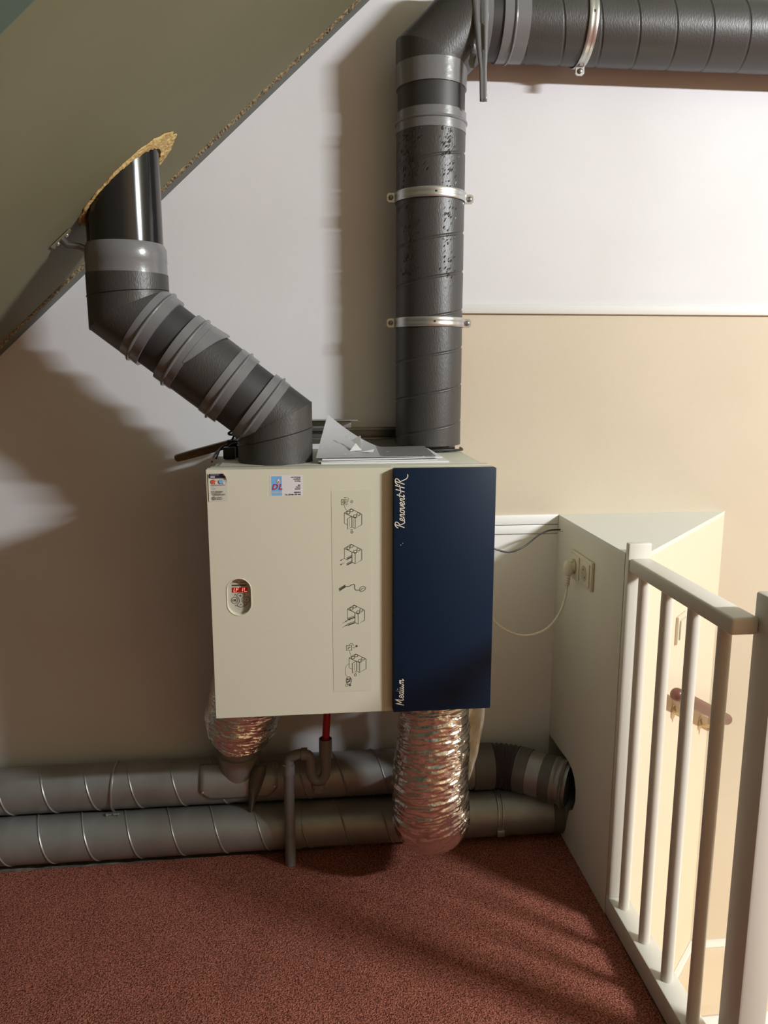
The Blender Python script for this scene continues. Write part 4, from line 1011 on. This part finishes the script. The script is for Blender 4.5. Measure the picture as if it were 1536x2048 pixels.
lathe(bm, V((0.738, -0.205, 0.816)), V((0.10, 0.1, 1)), pr, 16); fin('strain_relief', bm, 'cord_white', pc, smooth=True)
bm = nb(); sweep(bm, crom([(0.741, -0.202, 0.848), (0.743, -0.199, 0.862), (0.745, -0.197, 0.878), (0.747, -0.197, 0.889)], 5), 0.013, 16, radii=[0.010 + 0.006 * math.sin(PI * min(1, k / 14)) for k in range(16)])
lathe(bm, V((0.746, -0.197, 0.871)), V((1, 0, 0)), [(0, 0.011), (0.003, 0.016), (0.0125, 0.017), (0.013, 0.016)], 24); fin('plug', bm, 'cord_white', pc, smooth=True)

# ------------------------------------------------------------------ stair railing
rl = thing('stair_railing', (0.80, -0.75, 0.0), 'white painted stair railing with round balusters beside the carpet', 'railing')
box('newel_post', BX, BX + 0.058, -0.534, -0.5135, 0.0602, 1.013, 'white_paint', rl, 0.004)
box('newel_post', 0.8285, 0.8885, -1.043, -0.972, -0.30, 1.022, 'white_paint', rl, 0.006)
bm = nb(); bx(bm, BX + 0.002, BX + 0.056, -0.994, -0.5345, 0.943, 0.977, 0.006, 3); fin('handrail', bm, 'white_paint', rl, smooth=True)
box('bottom_rail', BX - 0.0005, BX + 0.055, -1.10, -0.5135, 0.0006, 0.060, 'white_paint', rl, 0.005)
bal = None
for k in range(4):
    y = -0.571 - 0.1205 * k
    bm = nb(); lathe(bm, (BX + 0.026, y, 0.0603), up, [(0, 0.0135), (0.882, 0.0135)], 28); fin('baluster', bm, 'white_paint', rl, smooth=True)

# ------------------------------------------------------------------ on the stair wall
gh = thing('stair_handrail', (1.17, -0.2, 0.28), 'brown wooden handrail on brackets on the cream stair wall', 'handrail')
G0 = V((0.99, -0.400, 0.560)); G1 = V((1.352, -0.040, 0.302)); gd = (G1 - G0).normalized(); GL_ = (G1 - G0).length
pr = [(-0.0185, 0.0005)] + [(-0.0185 * math.cos(a), 0.0185 * math.sin(a)) for a in [0.2 + 1.37 * k / 6 for k in range(7)]]
pr += [(GL_ + 0.0185 * math.sin(a), 0.0185 * math.cos(a)) for a in [1.37 * k / 6 for k in range(7)]] + [(GL_ + 0.0185, 0.0005)]
bm = nb(); lathe(bm, G0, gd, pr, 28); fin('rod', bm, 'rail_wood', gh, smooth=True)
for f in (0.22, 0.80):
    c = G0 + gd * (GL_ * f); wq = c - dn * ((c - D0).dot(dn))          # foot on the wall
    foot = wq + V((0, 0, -0.045))
    bm = nb(); sweep(bm, crom([foot + dn * 0.004, foot + dn * 0.03, c + V((0, 0, -0.042)), c + V((0, 0, -0.017))], 6), 0.0055, 10); arm = fin('bracket_arm', bm, 'brass', gh, smooth=True)
    bm = nb(); lathe(bm, foot + dn * 0.0004, dn, [(0, 0.021), (0.003, 0.020), (0.005, 0.012), (0.008, 0.007)], 20); fin('rosette', bm, 'brass', gh, smooth=True)
sw = thing('light_switch', D0 + du * 0.29 + V((0, 0, 0.668)), 'cream light switch on the angled stair wall behind the balusters', 'switch')
def dbox(name, s0, s1, h0, h1, z0, z1, m, parent):
    bm = nb(); a = D0 + du * s0 + dn * h0; b = D0 + du * s1 + dn * h0
    poly_prism(bm, [V((a.x, a.y, z0)), V((b.x, b.y, z0)), V((b.x, b.y, z1)), V((a.x, a.y, z1))], dn * (h1 - h0))
    bmesh.ops.bevel(bm, geom=list(bm.edges), offset=0.0012, segments=2, affect='EDGES'); return fin(name, bm, m, parent, smooth=True)
s0 = 0.262
dbox('plate', s0, s0 + 0.080, 0.0004, 0.008, 0.669, 0.749, 'socket', sw); dbox('rocker', s0 + 0.012, s0 + 0.068, 0.0082, 0.012, 0.681, 0.737, 'socket', sw)
print('objects', len(bpy.data.objects), 'tris', sum(len(o.data.polygons) for o in bpy.data.objects if o.type == 'MESH') * 2)
